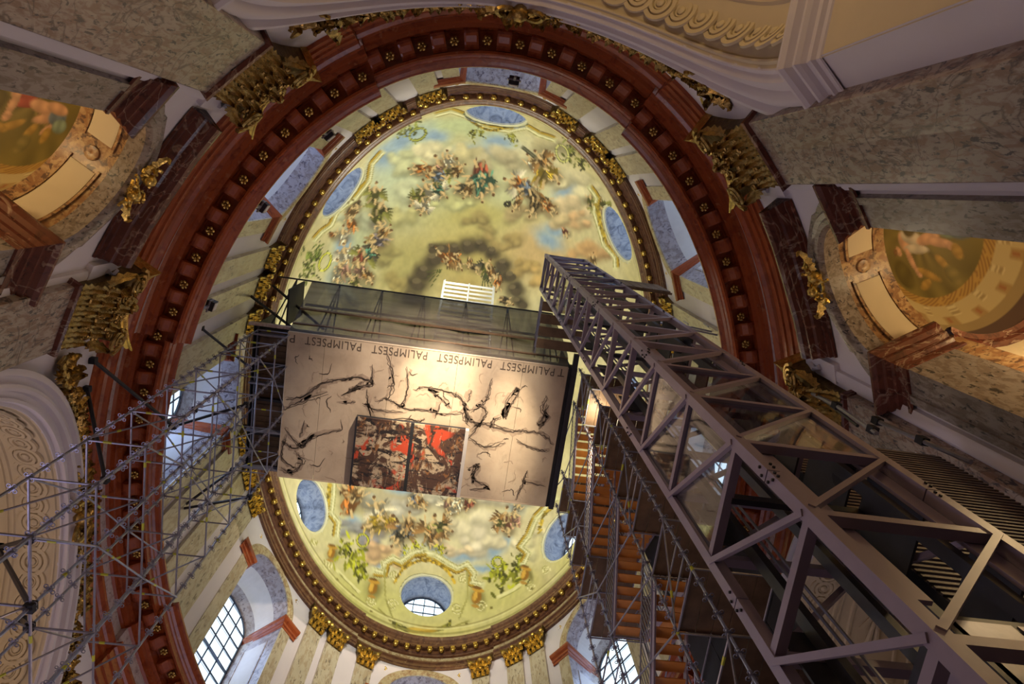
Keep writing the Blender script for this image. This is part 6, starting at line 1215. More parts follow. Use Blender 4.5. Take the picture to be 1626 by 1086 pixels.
LINES = [[[-3.1,-3.1],[-2.81,-2.35],[-2.79,-1.74],[-2.93,-1.15]],[[-3.66,-2.59],[-3.54,-1.73]],[[-3.73,-1.53],[-3.61,-0.75],[-3.23,0.1]],[[-2.31,-2.68],[-2.16,-1.74],[-2.27,-1.19],[-2.49,-0.92]],[[-4.79,-1.83],[-4.14,-2.0],[-3.55,-1.82],[-4.02,-1.58],[-4.73,-1.14]],[[-3.39,-1.09],[-2.81,-1.21],[-2.19,-0.94],[-1.18,-0.98],[-0.66,-0.87],[0.18,-1.02]],[[-1.87,-1.78],[-1.46,-1.9],[-0.61,-1.85],[0.01,-1.62],[0.23,-1.25],[0.55,-0.75],[1.25,-0.66],[2.14,-0.5],[2.73,-0.62],[3.53,-0.54],[4.0,-0.16]],[[-1.28,-1.81],[-0.83,-1.56],[-0.31,-1.18]],[[1.11,-2.65],[1.08,-1.9],[0.81,-1.41],[0.46,-1.1]],[[0.72,-1.45],[1.08,-1.27],[0.98,-0.81],[0.62,-0.26]],[[2.21,-2.4],[1.88,-1.73],[1.88,-1.1],[2.0,-1.48],[2.25,-2.14],[2.26,-2.36]],[[1.71,-1.08],[1.4,-0.86],[1.39,-0.59]],[[0.11,-1.5],[0.28,-0.9],[0.41,-0.55]],[[0.56,-0.02],[1.3,0.3],[2.04,-0.03]],[[3.44,-2.21],[3.37,-1.57],[3.63,-1.33],[3.33,-0.74]],[[-1.31,-0.6],[-1.63,-0.47],[-2.14,-0.45],[-3.78,0.08]],[[-4.7,-0.83],[-4.13,-0.97]],[[0.38,-2.07],[0.28,-1.52]],[[-3.96,-1.85],[-4.27,-1.55],[-4.57,-1.25]],[[3.58,-1.86],[3.37,-1.02],[3.2,-1.0]],[[-6.9,-0.69],[-6.18,-0.94],[-5.62,-1.46],[-5.08,-1.72],[-4.35,-1.94]],[[-6.9,-0.29],[-6.47,-0.61],[-5.28,-1.24]],[[-6.89,0.48],[-6.08,1.19],[-5.79,0.77],[-4.6,0.27]],[[-6.05,0.08],[-6.21,0.83]],[[-6.9,1.05],[-6.32,1.3],[-5.63,0.62]],[[-6.86,2.2],[-6.44,2.42],[-6.03,1.9],[-6.31,1.47]],[[-6.74,0.76],[-6.85,1.73],[-6.26,2.2]],[[0.66,1.37],[1.07,1.07],[0.97,1.75],[1.62,2.04],[0.85,2.22]],[[3.12,1.09],[3.06,1.58],[2.85,2.46]],[[3.06,1.58],[4.0,1.71]],[[0.89,1.09],[0.9,1.96]],[[2.49,-0.14],[3.31,0.09],[3.9,0.13]],[[-0.77,-1.35],[-0.94,-0.66]],[[1.08,-0.92],[0.33,0.27]],[[-2.23,-0.76],[-3.23,-0.71],[-3.88,-0.95]]]
def smooth_line(pts, k=8, jit=.02):
    out = []; P = [Vector((*p, 0)) for p in pts]; P = [P[0] * 2 - P[1]] + P + [P[-1] * 2 - P[-2]]
    for i in range(1, len(P) - 2):
        for s in range(k):
            t = s / k
            out.append(.5 * ((2 * P[i]) + (P[i + 1] - P[i - 1]) * t + (2 * P[i - 1] - 5 * P[i] + 4 * P[i + 1] - P[i + 2]) * t * t + (3 * P[i] - P[i - 1] - 3 * P[i + 1] + P[i + 2]) * t ** 3) + Vector((rnd.gauss(0, jit), rnd.gauss(0, jit), 0)))
    out.append(P[-2]); return out
def ribbon(mb, pts, w, z):
    rows = []
    for i, p in enumerate(pts):
        d = (pts[min(i + 1, len(pts) - 1)] - pts[max(i - 1, 0)]).normalized(); s = Vector((-d.y, d.x, 0)); u = i / (len(pts) - 1)
        ww = w * (.35 + .9 * math.sin(PI * u) ** .6) * rnd.uniform(.7, 1.25) / 2
        q = Vector((min(max(p.x, BX0 + .02), BX1 - .02), min(max(p.y, BY0 + .02), BY1 - .02), z)); rows.append([q - s * ww, q + s * ww])
    mb.grid(rows)
mb, mb2 = MB(), MB()
for i, l in enumerate(LINES):
    ribbon(mb, smooth_line(l), .062 if i in (6, 4, 20) else .042, BZ - .004)
    off = rnd.uniform(-.06, .06); ribbon(mb2, [p + Vector((off, off * .6, 0)) for p in smooth_line(l, 6, .05)], rnd.uniform(.08, .22), BZ - .002)
    if len(l) > 2: ribbon(mb, smooth_line([[x + rnd.uniform(-.12, .12), y + rnd.uniform(-.1, .1)] for x, y in l]), .028, BZ - .004)
for k in range(60):
    x, y = rnd.uniform(BX0 + .3, BX1 - .3), rnd.uniform(BY0 + .8, BY1 - .2); a = rnd.uniform(0, 6); L = rnd.uniform(.1, .5)
    ribbon(mb2 if k % 3 else mb, smooth_line([[x, y], [x + L * math.cos(a), y + L * math.sin(a)], [x + 1.4 * L * math.cos(a + .5), y + 1.4 * L * math.sin(a + .5)]], 4), .04, BZ - .003)
mb2.build('smudge_print', M_inks, cloth)['kind'] = 'stuff'; mb.build('branch_print', M_ink, cloth)['kind'] = 'stuff'
def lettering(txt, x, y, size, parent, align='CENTER', fit=None):
    cu = bpy.data.curves.new('lettering', 'FONT'); cu.body = txt; cu.size = size; cu.align_x = align; cu.extrude = .002; cu.space_character = 1.12
    o = bpy.data.objects.new('lettering_tmp', cu); COL.objects.link(o)
    bpy.context.view_layer.update()
    me = bpy.data.meshes.new_from_object(o.evaluated_get(bpy.context.evaluated_depsgraph_get())); bpy.data.objects.remove(o)
    me.materials.clear(); me.materials.append(M_ink)
    k = fit / (max(v.co.x for v in me.vertices) - min(v.co.x for v in me.vertices)) if fit else 1
    M = Matrix(((-k, 0, 0, x), (0, 1, 0, y), (0, 0, -1, BZ - .006), (0, 0, 0, 1)))
    link('lettering', me, parent, M)
for x in (-5.22, -2.62, -.04, 2.50): lettering('PALIMPSEST', x, -3.38, .47, cloth, 'CENTER', 2.18)
lettering('P', -6.80, -3.38, .47, cloth); lettering('T', 3.86, -3.40, .47, cloth)

N = NT('abstract_print'); v = N.coords((1.1, .7, 1), (0, 0, .5))
st_ = lambda f, lo, hi: N.ramp(f, [(lo, (0, 0, 0)), (hi, (1, 1, 1))])
c = N.mix(st_(N.noise(v, 1.1, 6, .68, 1.2), .49, .54), (.085, .045, .03), (.50, .40, .28))
c = N.mix(st_(N.noise(N.coords((.6, 1.6, 1), (0, 0, -.6)), 1.7, 6, .7, 1.4), .52, .56), c, (.02, .016, .016))
c = N.mix(st_(N.noise(N.coords((1.5, .8, 1), (0, 0, .9)), 2.1, 5, .7, 1.0), .58, .62), c, (.28, .13, .05))
redm = N.node('ShaderNodeMath', operation='MULTIPLY'); N.link(st_(N.noise(N.coords(), .8, 2, .5, .4), .54, .58), redm.inputs[0]); N.link(st_(N.noise(v, 2.2, 5, .65, 1.0), .47, .51), redm.inputs[1])
c = N.mix(redm.outputs[0], c, (.52, .07, .03)); c = N.mix(st_(N.noise(N.coords((2.2, .6, 1), (0, 0, .3)), 2.4, 5, .7, 1.6), .62, .65), c, (.60, .50, .38))
M_abs = N.done(c, .45)
book = thing('open_book_panel', 'red and black abstract painting shaped as an open book, under the peach cloth', 'painting', (-1.75, 1.0, 27.72))
for x0, x1, nm in ((-3.95, -1.84, 'page'), (-1.70, .36, 'page')):
    MB().box((x0, -.46, 27.70), (x1, 2.50, 27.76)).build(nm, M_abs, book)
MB().box((-1.84, -.46, 27.71), (-1.70, 2.50, 27.76)).build('gutter', M_black, book)
MB().box((-4.02, -.46, 27.66), (-3.95, 2.50, 27.95)).build('left_edge', M_dark, book)
MB().box((.36, -.44, 27.66), (.50, 2.48, 27.95)).build('page_edge', M_white, book)
MB().box((-3.95, -.46, 27.76), (.36, 2.50, 27.95)).build('backing', M_black, book)
mb = MB()
for x in (-3.6, -1.8, 0.0):
    for y in (-.2, 2.2): mb.tube([(x, y, 27.94), (x, y, 28.02)], .02, 5)
mb.build('hanger', M_steel, book)

plat = thing('viewing_platform', 'dark scaffold viewing platform spanning the drum above the peach cloth', 'platform', (-1.5, -.4, 28.2))
for k in range(24):                            # deck boards
    y = BY0 + (BY1 - BY0) * k / 24; MB().box((-8.35, y + .01, 28.62), (4.4, y + (BY1 - BY0) / 24 - .01, 28.68)).build('plank', M_plank, plat)
for y in frange(BY0 + .1, BY1 - .1, 5):
    MB().bar((-8.35, y, 28.50), (4.4, y, 28.50), .10, .22).build('beam', M_dark, plat)
for x in frange(-8.2, 4.2, 9): MB().bar((x, BY0, 28.28), (x, BY1, 28.28), .08, .2).build('joist', M_dark, plat)
MB().box((4.12, BY0, 28.02), (4.50, BY1, 28.06)).build('dark_lining', M_black, plat)
MB().box((4.16, BY0 - .05, 28.1), (4.22, BY1 + .05, 31.0)).build('side_curtain', M_black, plat)
MB().box((4.26, BY0 - .6, 27.9), (4.46, BY1 + .05, 28.1)).build('edge_beam', M_dark, plat)
MB().box((-8.35, BY0, 28.72), (-7.0, BY1, 28.78)).build('dark_lining', M_black, plat)
for y in (-3.2, -1.2, .8, 2.4): MB().bar((-8.4, y, 28.2), (-7.0, y, 28.2), .07, .3).build('lattice_girder', M_steel, plat)
MB().box((-8.40, BY0, 28.3), (-8.36, BY1, 31.2)).build('side_curtain', M_black, plat)
MB().box((-7.3, -5.0, 28.75), (-7.24, -3.5, 31.2)).build('side_curtain', M_black, plat)
for y in (BY1,): 
    for z in (29.2, 29.7, 30.2): MB().tube([(-8.9, y, z), (4.3, y, z)], .03, 6).build('rail', M_steel, plat)
for x in frange(-7.6, 3.4, 7):                 # trestle legs seen through the netting
    m3 = MB(); m3.tube([(x, -5.02, 31.3), (x - .25, -3.5, 28.7)], .03, 5); m3.tube([(x, -5.02, 31.3), (x + .05, -3.5, 28.7)], .03, 5); m3.tube([(x, -5.02, 31.3), (x + .35, -3.5, 28.7)], .03, 5); m3.build('trestle', M_dark, plat)
MB().tube([(-8.4, -5.02, 31.34), (3.5, -5.02, 31.34)], .035, 6).build('rail', M_dark, plat)
MB().tube([(-8.6, -4.6, 31.3), (-5.8, -3.6, 28.7)], .06, 6).build('strut', M_dark, plat)
MB().tube([(-9.35, -4.2, 30.6), (-6.98, -3.5, 28.6)], .06, 6).build('strut', M_dark, plat)
MB().box((-8.6, -3.58, 28.3), (-7.0, -3.48, 28.56)).build('edge_beam', M_frieze, plat)
for z in (29.3, 30.2): MB().bar((-6.9, -4.2, z), (3.4, -4.2, z), .06, .28).build('ledger', M_plank, plat)

def netting():
    N = NT('netting'); tr = N.node('ShaderNodeBsdfTransparent'); mx = N.node('ShaderNodeMixShader'); nz = N.noise(N.coords((1, .4, .4)), 1.4, 5, .6, .8)
    rp = N.node('ShaderNodeMapRange'); rp.inputs[1].default_value = .3; rp.inputs[2].default_value = .7; rp.inputs[3].default_value = .82; rp.inputs[4].default_value = .96
    N.link(nz, rp.inputs[0]); N.link(rp.outputs[0], mx.inputs[0]); N.done(N.ramp(N.noise(N.coords((.3, 3, 3)), 1.0, 3), [(.35, (.055, .043, .034)), (.65, (.12, .10, .08))]), .55)
    N.link(tr.outputs[0], mx.inputs[1]); N.link(N.b.outputs[0], mx.inputs[2]); N.link(mx.outputs[0], N.n['Material Output'].inputs[0]); return N.m
rows = []
for i in range(13):
    u = i / 12; r = []
    xr = BX1 - .62 * max(0, u - .28) ** 1.3 * 1.25 + (.02 if u < .3 else 0)
    for j in range(41):
        s = j / 40; x = BX0 + (xr - BX0) * s; y = BY0 + (-5.02 - BY0) * u + .07 * math.sin(s * 31 + u * 2) * math.sin(PI * u); z = 28.02 + 3.30 * u - .10 * math.sin(PI * u) + .05 * math.sin(s * 23)* math.sin(PI * u)
        r.append((x, y, z))
    rows.append(r)
net = thing('safety_netting', 'dark translucent netting sloping up from the front edge of the peach cloth', 'netting', (-1.4, -4.2, 28))
MB().grid(rows).build('mesh_sheet', netting(), net, True)
m3 = MB(); m3.tube([r_ for r_ in rows[-1][::4]], .03, 5); m3.build('top_rope', M_dark, net)
m3 = MB(); m3.tube([rows[2][k] for k in range(0, 41, 4)], .05, 5); m3.build('lower_fold', M_plank, net)

# white metal stair climbing from the platform towards the lantern
st = thing('white_stair', 'bright white metal double stair climbing above the dark netting to the lantern', 'stair', (-.2, -2.6, 28.7))
b0, b1 = Vector((-.25, -1.5, 28.75)), Vector((-.22, -5.25, 35.0))
for k in range(25):
    c = b0.lerp(b1, k / 24)
    for s in (-1, 1): MB().box((c.x + (.05 if s > 0 else -1.18), c.y - .045, c.z - .015), (c.x + (1.18 if s > 0 else -.05), c.y + .045, c.z + .015)).build('step', M_alu, st)
for x in (-1.22, 0, 1.22): MB().bar(b0 + Vector((x, 0, 0)), b1 + Vector((x, 0, .15)), .10 if x else .07, .22).build('stringer', M_alu, st)
for x in (-1.22, 1.22):
    MB().tube([b0 + Vector((x, 0, 1.0)), b1 + Vector((x, 0, 1.0))], .03, 6).build('handrail', M_alu, st)
    for k in range(7):
        c = b0.lerp(b1, (k + .5) / 7); MB().tube([c + Vector((x, 0, 0)), c + Vector((x, 0, 1.0))], .025, 5).build('baluster', M_alu, st)
for x in (-1.2, 1.2): MB().tube([(x - .22, -3.3, 28.7), (x - .22, -4.0, 32.9)], .05, 6).build('leg', M_alu, st)

# ------------------------------------------------------------------ the lift tower
LX0, LX1, LY0, LY1 = 2.80, 4.63, -7.63, -6.05
lift = thing('lift_tower', 'violet grey bolted steel lift tower with glazed bays, rising at right to the platform', 'lift', ((LX0 + LX1) / 2, (LY0 + LY1) / 2, 0))
CW = .135
crn = {'a': (LX0 + CW / 2, LY0 + CW / 2), 'b': (LX0 + CW / 2, LY1 - CW / 2), 'c': (LX1 - CW / 2, LY0 + CW / 2), 'd': (LX1 - CW / 2, LY1 - CW / 2)}
NODES = [.05 + 1.74 * k for k in range(18)] + [31.0]
for k_ in crn:
    x, y = crn[k_]
    for za, zb in ((0, 7.85), (7.87, 13.0), (13.02, 18.2), (18.22, 23.4), (23.42, 31.1)):
        MB().bar((x, y, za), (x, y, zb), CW, CW, (1, 0, 0)).build('chord', M_lift, lift)
for i, z in enumerate(NODES):
    for p, q in (('a', 'b'), ('a', 'c'), ('c', 'd'), ('b', 'd')):
        P_, Q_ = Vector((*crn[p], z)), Vector((*crn[q], z)); d = (Q_ - P_).normalized() * CW / 2
        MB().bar(P_ + d, Q_ - d, .105, .105).build('cross_bar', M_lift, lift)
        if i + 1 < len(NODES):
            zn = NODES[i + 1]; lo, hi = (Vector((*crn[p], z)), Vector((*crn[q], zn)))
            out = Vector(((-1 if (p, q) == ('a', 'b') else 1 if (p, q) == ('c', 'd') else 0), (-1 if (p, q) == ('a', 'c') else 1 if (p, q) == ('b', 'd') else 0), 0)) * .05
            MB().bar(lo + out + Vector((0, 0, .06)), hi + out - Vector((0, 0, .06)), .066, .066).build('diagonal_brace', M_lift, lift)
bolt = MB(); bolt.lathe([(.018, 0), (.018, .02), (.001, .022)], 6)
bm_ = bolt.mesh('bolt', M_dark)
for zj in (7.86, 13.01, 18.21, 23.41):
    for k_ in ('a', 'b', 'c'):
        for dz in (-.16, -.08, .08, .16):
            x, y = crn[k_]
            if k_ != 'c': link('bolt', bm_, lift, place((x - CW / 2, y + .03 * (1 if dz % .16 else -1), zj + dz), (0, 1, 0), (-1, 0, 0)))
            if k_ != 'b': link('bolt', bm_, lift, place((x + .03 * (1 if dz > 0 else -1), y - CW / 2, zj + dz), (1, 0, 0), (0, -1, 0)))
for z0, z1 in ((8.75, 10.49), (10.49, 12.23), (22.67, 24.41), (24.41, 26.15), (29.6, 31.0)):   # glazed bays on the two sides
    for lo, hi in (((LX0 + .05, LY0 + CW, z0 + .07), (LX0 + .062, LY1 - CW, z1 - .07)), ((LX0 + CW, LY0 + .05, z0 + .07), (LX1 - CW, LY0 + .062, z1 - .07))):
        MB().box(lo, hi).build('glass_pane', M_glass, lift)
for p in ((3.30, -7.36), (3.30, -6.30), (4.20, -7.36), (4.20, -6.30)):
    MB().box((p[0] - .05, p[1] - .07, .1), (p[0] + .05, p[1] + .07, 30.6)).build('guide_rail', M_dark, lift)
for p in ((3.55, -6.25), (3.66, -6.25), (4.05, -6.8), (4.05, -6.9), (4.38, -6.6)):
    MB().tube([(*p, .1), (*p, 30.6)], .02, 5).build('cable', M_steel, lift)
for z in frange(1.8, 29.6, 9):
    MB().bar((LX0 + .1, -6.9, z), (LX1 - .1, -6.9, z), .07, .14).build('rail_bracket', M_dark, lift)
    mm = MB(); mm.lathe([(.001, -.05), (.16, -.05), (.16, .05), (.001, .05)], 12, lambda a, b, c: Vector((4.42 + c, -7.2 + a, z + .4 + b))); mm.build('pulley', M_black, lift)
cab = MB(); cab.box((3.25, -7.40, 3.6), (4.45, -6.22, 5.9)); cb = cab.build('cabin', M_dark, lift)
for x in (3.3, 3.85): MB().box((x, -7.43, 3.7), (x + .5, -7.41, 5.8)).build('cabin_door', M_steel, cb)
for y in (-7.3, -6.8): MB().box((3.22, y, 4.0), (3.245, y + .45, 5.6)).build('cabin_panel', M_lift, cb)
for x0 in (3.05, 4.28): MB().box((x0, -7.50, 5.9), (x0 + .2, -7.46, 15.0)).build('shaft_panel', M_lift, lift)
for k in range(14):                            # added dark panels standing in for the darkness inside the shaft
    z = 2.6 + 1.3 * k
    MB().box((4.50, -7.48, z), (4.53, -6.2, z + (1.02 if k % 3 else .62))).build('shaft_shade_panel', M_dark, lift)
    if k % 2: MB().box((LX0 + .25, -6.16, z), (3.35, -6.13, z + .9)).build('shaft_shade_panel', M_dark, lift)
# brown boarded gangway hoarding at the lift head
gw = thing('gangway_hoarding', 'brown boarded gangway hoarding behind the head of the lift tower', 'hoarding', (6.0, -7.0, 28.2))
for k in range(8): MB().box((4.75 + .36 * k, -7.10, 27.9), (5.08 + .36 * k, -7.05, 29.9)).build('board', M_plank, gw)
for z in (28.0, 29.8): MB().bar((4.7, -7.0, z), (7.7, -7.0, z), .08, .08).build('rail', M_plank, gw)
MB().bar((4.9, -7.0, 29.7), (7.5, -7.0, 28.1), .06, .06).build('brace', M_plank, gw)
for z, y in ((25.4, -6.35), (26.0, -6.35)): MB().tube([(4.7, y, z), (9.3, y + .3, z - .3)], .035, 6).build('tie_tube', M_steel, gw)
for k in range(6): MB().bar((4.7 + .75 * k, -6.3, 25.4), (4.72 + .75 * k, -6.3, 26.0), .04).build('rail_post', M_steel, gw)
for y in (-6.0, -5.5, -5.0, -4.5): MB().box((2.7, y, 28.1), (4.5, y + .38, 28.16)).build('landing_plank', M_plank, gw)
for z in (28.6, 29.0, 29.4): MB().tube([(2.75, -6.0, z), (2.75, -3.6, z)], .025, 5).build('landing_rail', M_steel, gw)
# slatted screen and braced handrail on the far side of the lift
M_slat = plain('dark_slat', (.10, .075, .075), .5, .1, .2, 3)
sl = thing('slatted_screen', 'dark horizontal slatted screen beyond the lift tower at the right edge', 'screen', (6.4, -6.6, 3))
for k in range(84): z = 3.1 + .11 * k; MB().box((4.80, -6.62, z), (8.05, -6.59, z + .045)).build('slat', M_slat, sl)
for x in (4.85, 5.6, 6.4, 7.2, 8.0): MB().bar((x, -6.52, 3.0), (x, -6.52, 12.4), .14, .1, (1, 0, 0)).build('upright', M_black, sl)
MB().bar((4.8, -6.52, 12.35), (8.05, -6.52, 12.35), .12, .16).build('top_rail', M_dark, sl)
for a, b in (((4.9, 4.0), (6.4, 7.0)), ((6.4, 7.0), (8.0, 10.2)), ((4.9, 9.8), (6.4, 7.0))): MB().bar((a[0], -6.45, a[1]), (b[0], -6.45, b[1]), .10, .08).build('brace', M_dark, sl)
tie = thing('wall_tie', 'grey tube wall ties clamped beside the hidden gilded capital at right', 'wall tie', (8.3, -6.2, 16.8))
MB().tube([(8.46, -6.2, 17.5), (8.0, -6.45, 15.6), (7.55, -6.58, 13.35)], .045, 7).build('tube', M_steel, tie)
MB().tube([(8.40, -6.25, 16.9), (8.02, -6.3, 14.7)], .035, 7).build('tube', M_dark, tie)
MB().tube([(8.0, -6.62, 14.1), (7.95, -6.75, 12.6), (8.05, -6.8, 11.6)], .045, 7).build('tube', M_steel, tie)
for p in ((8.0, -6.45, 15.6), (8.0, -6.62, 14.1), (7.62, -6.57, 13.6), (7.97, -6.74, 12.7)): MB().box((p[0] - .07, p[1] - .07, p[2] - .1), (p[0] + .07, p[1] + .07, p[2] + .1)).build('clamp', M_black, tie)

# ------------------------------------------------------------------ scaffolding of tubes and rosettes: stair tower and west tower
ros = MB()
for k in range(4):
    a = PI / 4 + k * PI / 2; cx, cy = .075 * math.cos(a), .075 * math.sin(a)
    ros.lathe([(.032, -.008), (.045, -.008), (.045, .008), (.032, .008)], 8, lambda x, y, z, cx=cx, cy=cy: (x + cx, y + cy, z))
ros.box((-.05, -.05, -.008), (.05, .05, .008))
ROSET = ros.mesh('rosette', M_steel)
def rosette(parent, x, y, z): link('rosette', ROSET, parent, Matrix.Translation((x, y, z)))
def ybar(parent, p, q, r, name, tape=True, m=None):
    o = MB().tube([p, q], r, 6).build(name, m or M_steel, parent)
    if tape and rnd.random() < .6:
        P_, Q_ = Vector(p), Vector(q); a = P_.lerp(Q_, .28); b = P_.lerp(Q_, .28 + rnd.uniform(.10, .2) / max(.1, (Q_ - P_).length))
        MB().tube([a, b], r + .006, 6, caps=False).build('tape', M_yellow, o)
    return o
stt = thing('stair_tower', 'scaffold stair tower with orange treads between the peach cloth and lift tower', 'stair', (5.4, -.5, 0))
SXA, SXB, SXM = 4.56, 6.22, 5.40
SY = (-3.5, -2.1, .9, 2.4)
for y in SY:
    for x in (SXA, SXB):
        for z0 in range(0, 28, 4): ybar(stt, (x, y, z0), (x, y, z0 + 4), .028, 'post', x == SXA and z0 > 7)
        if x == SXA:
            for k in range(int(9 / .5), int(28 / .5)): rosette(stt, x, y, .25 + .5 * k)
LV = [1.2 + 2.0 * k for k in range(14)]
for i, z in enumerate(LV):
    for a, b in ((0, 1), (1, 2), (2, 3)):
        if a != 1: ybar(stt, (SXA, SY[a], z), (SXA, SY[b], z), .024, 'ledger', z > 8)
        ybar(stt, (SXB, SY[a], z), (SXB, SY[b], z), .024, 'ledger', False)
    for y in SY: ybar(stt, (SXA, y, z), (SXB, y, z), .024, 'ledger', False)
    if z > 6:
        ybar(stt, (SXA - .04, SY[1], z), (SXA - .04, SY[2], z + 2), .022, 'diagonal', False)
        if i % 2: ybar(stt, (SXA - .03, SY[2], z), (SXA - .03, SY[3], z + 2), .022, 'diagonal')
        else: ybar(stt, (SXA - .03, SY[1], z), (SXA - .03, SY[0], z + 2), .022, 'diagonal')
    for ya, yb in ((SY[0], SY[1]), (SY[2], SY[3])):                 # landing boards
        if z > (17.5 if ya > 0 else 5):
            for k in range(5): MB().box((SXA + .04 + .325 * k, ya + .02, z + .03), (SXA + .35 + .325 * k, yb - .02, z + .08)).build('plank', M_plank, stt)
    # one flight per level, the two lanes alternating
    x0, x1 = (SXA + .06, SXM - .06) if i % 2 == 0 else (SXM + .06, SXB - .06)
    if z + 2 > 28.3 or z < 5: continue
    ya, yb = (SY[2], SY[1]) if i % 2 == 0 else (SY[1], SY[2])
    pa, pb = Vector((0, ya, z)), Vector((0, yb, z + 2))
    fl = MB(); 
    for x in (x0, x1): fl.bar((x, ya, z), (x, yb, z + 2), .04, .18)
    fo = fl.build('flight', M_lift, stt)
    for k in range(11):
        c = pa.lerp(pb, (k + .5) / 11); MB().box((x0 + .03, c.y - .125, c.z - .015), (x1 - .03, c.y + .125, c.z + .015)).build('step', M_tread, fo)
        
    xr = SXA + .03 if i % 2 == 0 else SXM           # barred balustrades
    for h in (.12, 1.0): MB().tube([(xr, ya, z + h), (xr, yb, z + 2 + h)], .02, 5).build('handrail', M_steel, stt)
    bl = MB()
    for k in range(22):
        c = pa.lerp(pb, (k + .5) / 22); bl.bar((xr, c.y, c.z + .12), (xr, c.y + (.08 if ya < yb else -.08), c.z + 1.0), .016)
    bl.build('baluster_bars', M_steel, stt)['kind'] = 'stuff'
    ya2, yb2 = (SY[0], SY[1]) if i % 2 == 0 else (SY[2], SY[3])
    for h in (.5, 1.0): MB().tube([(SXA, ya2, z + h), (SXA, yb2, z + h)], .02, 5).build('guard_rail', M_steel, stt)

for k in range(4): MB().box((SXB + .05, SY[0] + .983 * k, 4), (SXB + .07, SY[0] + .983 * k + .96, 28)).build('shade_sheet', M_black, stt)  # added black sheets standing in for the darkness behind the flights
west = thing('scaffold_tower', 'tall grey tube scaffold tower with rosette joints on the left', 'scaffold', (-7.6, -.8, 0))
WX, WY = (-8.2, -6.95), (-3.35, -2.05, -.1, 1.7)
for x in WX:
    for y in WY:
        for z0 in range(0, 28, 4): ybar(west, (x, y, z0), (x, y, z0 + 4.0 if z0 < 24 else 28.25), .030, 'post', z0 >= 8)
        for k in range(22, 55):
            if (k % 4) or y < 0: rosette(west, x, y, .22 + .5 * k)
WL = [.2 + 2.0 * k for k in range(15)]
for i, z in enumerate(WL):
    for y in WY:
        ybar(west, (WX[0], y, z), (WX[1], y, z), .025, 'ledger', z > 10)
    for x in WX:
        for a, b in zip(WY, WY[1:]): ybar(west, (x, a, z), (x, b, z), .025, 'ledger', z > 10 and x > -8)
    if i + 1 < len(WL) and z > 3:
        for j, (a, b) in enumerate(zip(WY, WY[1:])):
            for x, o in ((WX[1], .04), (WX[0], -.04)):
                if (i + j) % 2 == (0 if x > -8 else 1): ybar(west, (x + o, a, z), (x + o, b, z + 2), .022, 'diagonal')
        for j, y in enumerate(WY):
            if (i + j) % 2 == 0: ybar(west, (WX[0], y - .04, z), (WX[1], y - .04, z + 2), .022, 'diagonal')
def outrigger(p, q):
    o = MB().tube([p, q], .05, 7).build('outrigger', M_dark, west)
    for c in (p, q): MB().box((c[0] - .08, c[1] - .08, c[2] - .08), (c[0] + .08, c[1] + .08, c[2] + .08)).build('clamp', M_black, o)
for p, q in (((-9.42, -4.36, 18.73), (-8.2, -2.05, 20.7)), ((-9.58, -3.57, 18.77), (-8.2, -2.05, 17.0)), ((-9.57, -3.66, 26.11), (-8.2, -2.05, 27.4)), ((-9.85, -.4, 24.6), (-8.2, -2.05, 22.2)), ((-9.85, -.4, 24.6), (-6.95, -2.05, 23.2)), ((-9.7, 3.0, 25.2), (-6.95, 1.7, 24.2)), ((-9.7, 3.0, 25.2), (-8.2, 1.7, 26.2)), ((-9.85, 1.6, 16.6), (-8.2, -.1, 14.2)), ((-9.9, -.7, 15.9), (-8.2, -2.05, 14.2)), ((-9.9, -.7, 15.9), (-8.2, -.1, 12.2)), ((-9.9, -.7, 15.9), (-6.95, -2.05, 12.2))): outrigger(p, q)

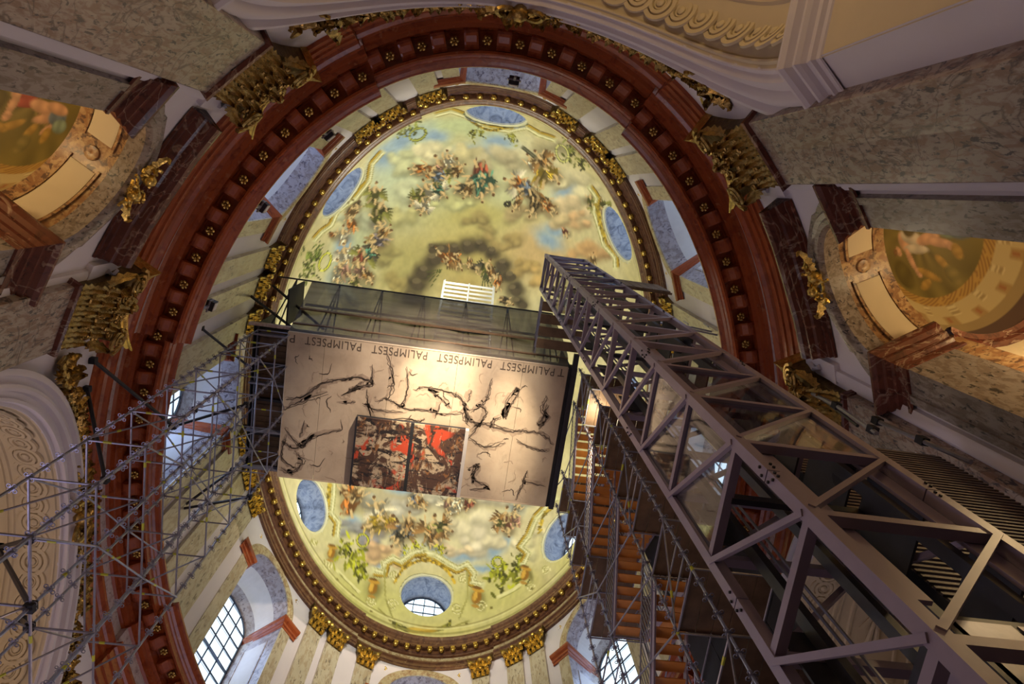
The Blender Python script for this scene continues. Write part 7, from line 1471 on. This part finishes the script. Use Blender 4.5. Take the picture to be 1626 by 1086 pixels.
# ------------------------------------------------------------------ gilded garlands over the great arches, small floodlights on the cornice
LEAF_G = leaf_mb(.20, .34, .10).mesh('leaf', M_gold, True)
def garland(tc, label, q0, q1):
    f = axis_frame(tc); r = 5.55; t = thing('gilded_garland', label, 'garland', f(0, -.1, SPR + r - .4)); rg = random.Random(int(tc) + 400)
    g0 = (f(.1, 0, 0) - f(-.1, 0, 0)).normalized(); n_ = (f(0, .1, 0) - f(0, 0, 0)).normalized()
    flw = flower_mb(.20, 6, .12).mesh('flower', M_gold, True)
    K = 150
    for k in range(K):
        q = q0 + (q1 - q0) * k / (K - 1); big = 1 + 1.1 * math.exp(-((q - PI / 2) / .16) ** 2) + (.6 if k < 10 or k > K - 11 else 0)
        rr_ = r + rg.uniform(-.16, .16) * big; rr_ = min(rr_, 5.15 / max(.05, math.sin(q)) - .05) if math.sin(q) > .8 else rr_
        c = f(rr_ * math.cos(q), -.10 - rg.random() * .10 * big, SPR + rr_ * math.sin(q)); s = rg.uniform(.7, 1.15) * min(big, 1.7)
        M = place(c, g0, (0, 0, 1)) @ Matrix.Rotation(-(q - PI / 2) * 1.0 + rg.uniform(-1.3, 1.3), 4, 'Y')
        y_ = Vector((0, 0, 1)).cross(g0)
        if y_.dot(n_) < 0: M = M @ Matrix.Rotation(PI, 4, 'Z')
        link('leaf', LEAF_G, t, M @ Matrix.Diagonal((s, s, s, 1)))
        if k % 5 == 2: link('flower', flw, t, place(c - n_ * .06, g0, -n_) @ Matrix.Scale(-1, 4, (0, 0, 1)) @ Matrix.Diagonal((.8 * min(big, 1.6), .8 * min(big, 1.6), -1, 1)))
    for sg in (-1, 1):
        m3 = MB(); m3.tube([f((r + .2 + .25 * u) * math.cos(PI / 2 + sg * (abs(q0 - PI / 2)) ), -.12, SPR + (r + .2 + .25 * u) * math.sin(PI / 2 + sg * abs(q0 - PI / 2))) for u in (0, .5, 1)], [.09, .07, .03], 6); m3.build('bud', M_gold, t, True)
    m3 = MB()                                  # scrolls of the central cartouche
    for sg in (-1, 1): m3.tube([f(sg * (.12 + .42 * math.sin(u * 2.6)), -.28 - .12 * math.sin(u * 3), SPR + 5.0 + .45 * math.cos(u * 4)) for u in frange(0, 1.4, 14)], .06, 6)
    m3.ball(f(0, -.3, SPR + 5.0), .22, 9, 6); m3.build('cartouche', M_gold, t, True)
garland(-90, 'gilded leaf garland along the crown of the top arch', PI / 2 - .92, PI / 2 + .92)
garland(180, 'gilded leaf garland along the crown of the left arch behind the scaffold', PI / 2 - .95, PI / 2 + .95)
def flood(dd, label, ang, z=21.70):
    c = E(ang, dd, z); _, n, g = frame(ang, dd)
    t = thing('floodlight', label, 'floodlight', c)
    b = lambda u, v, w: c + g * u + n * v + Vector((0, 0, w))
    MB().box((-.15, -.12, .62), (.15, .12, .92), b).build('housing', M_dark, t)
    MB().box((-.12, -.14, .65), (.12, -.12, .89), b).build('lens', M_white, t)
    m3 = MB(); m3.box((-.19, -.02, .55), (-.16, .02, .80), b); m3.box((.16, -.02, .55), (.19, .02, .80), b); m3.box((-.19, -.02, .52), (.19, .02, .56), b); m3.box((-.03, -.03, -.02), (.03, .03, .54), b); m3.build('bracket', M_steel, t)
flood(.06, 'small floodlight on the red cornice at the top of the oval', -88.7)
flood(.06, 'small floodlight on the red cornice near the window at upper left', -124.3)
flood(.06, 'small floodlight on the cornice edge at the lower corner of that upper left window', -139.5)
flood(.06, 'small floodlight on the red cornice beside the dark strut at left', -155.9)
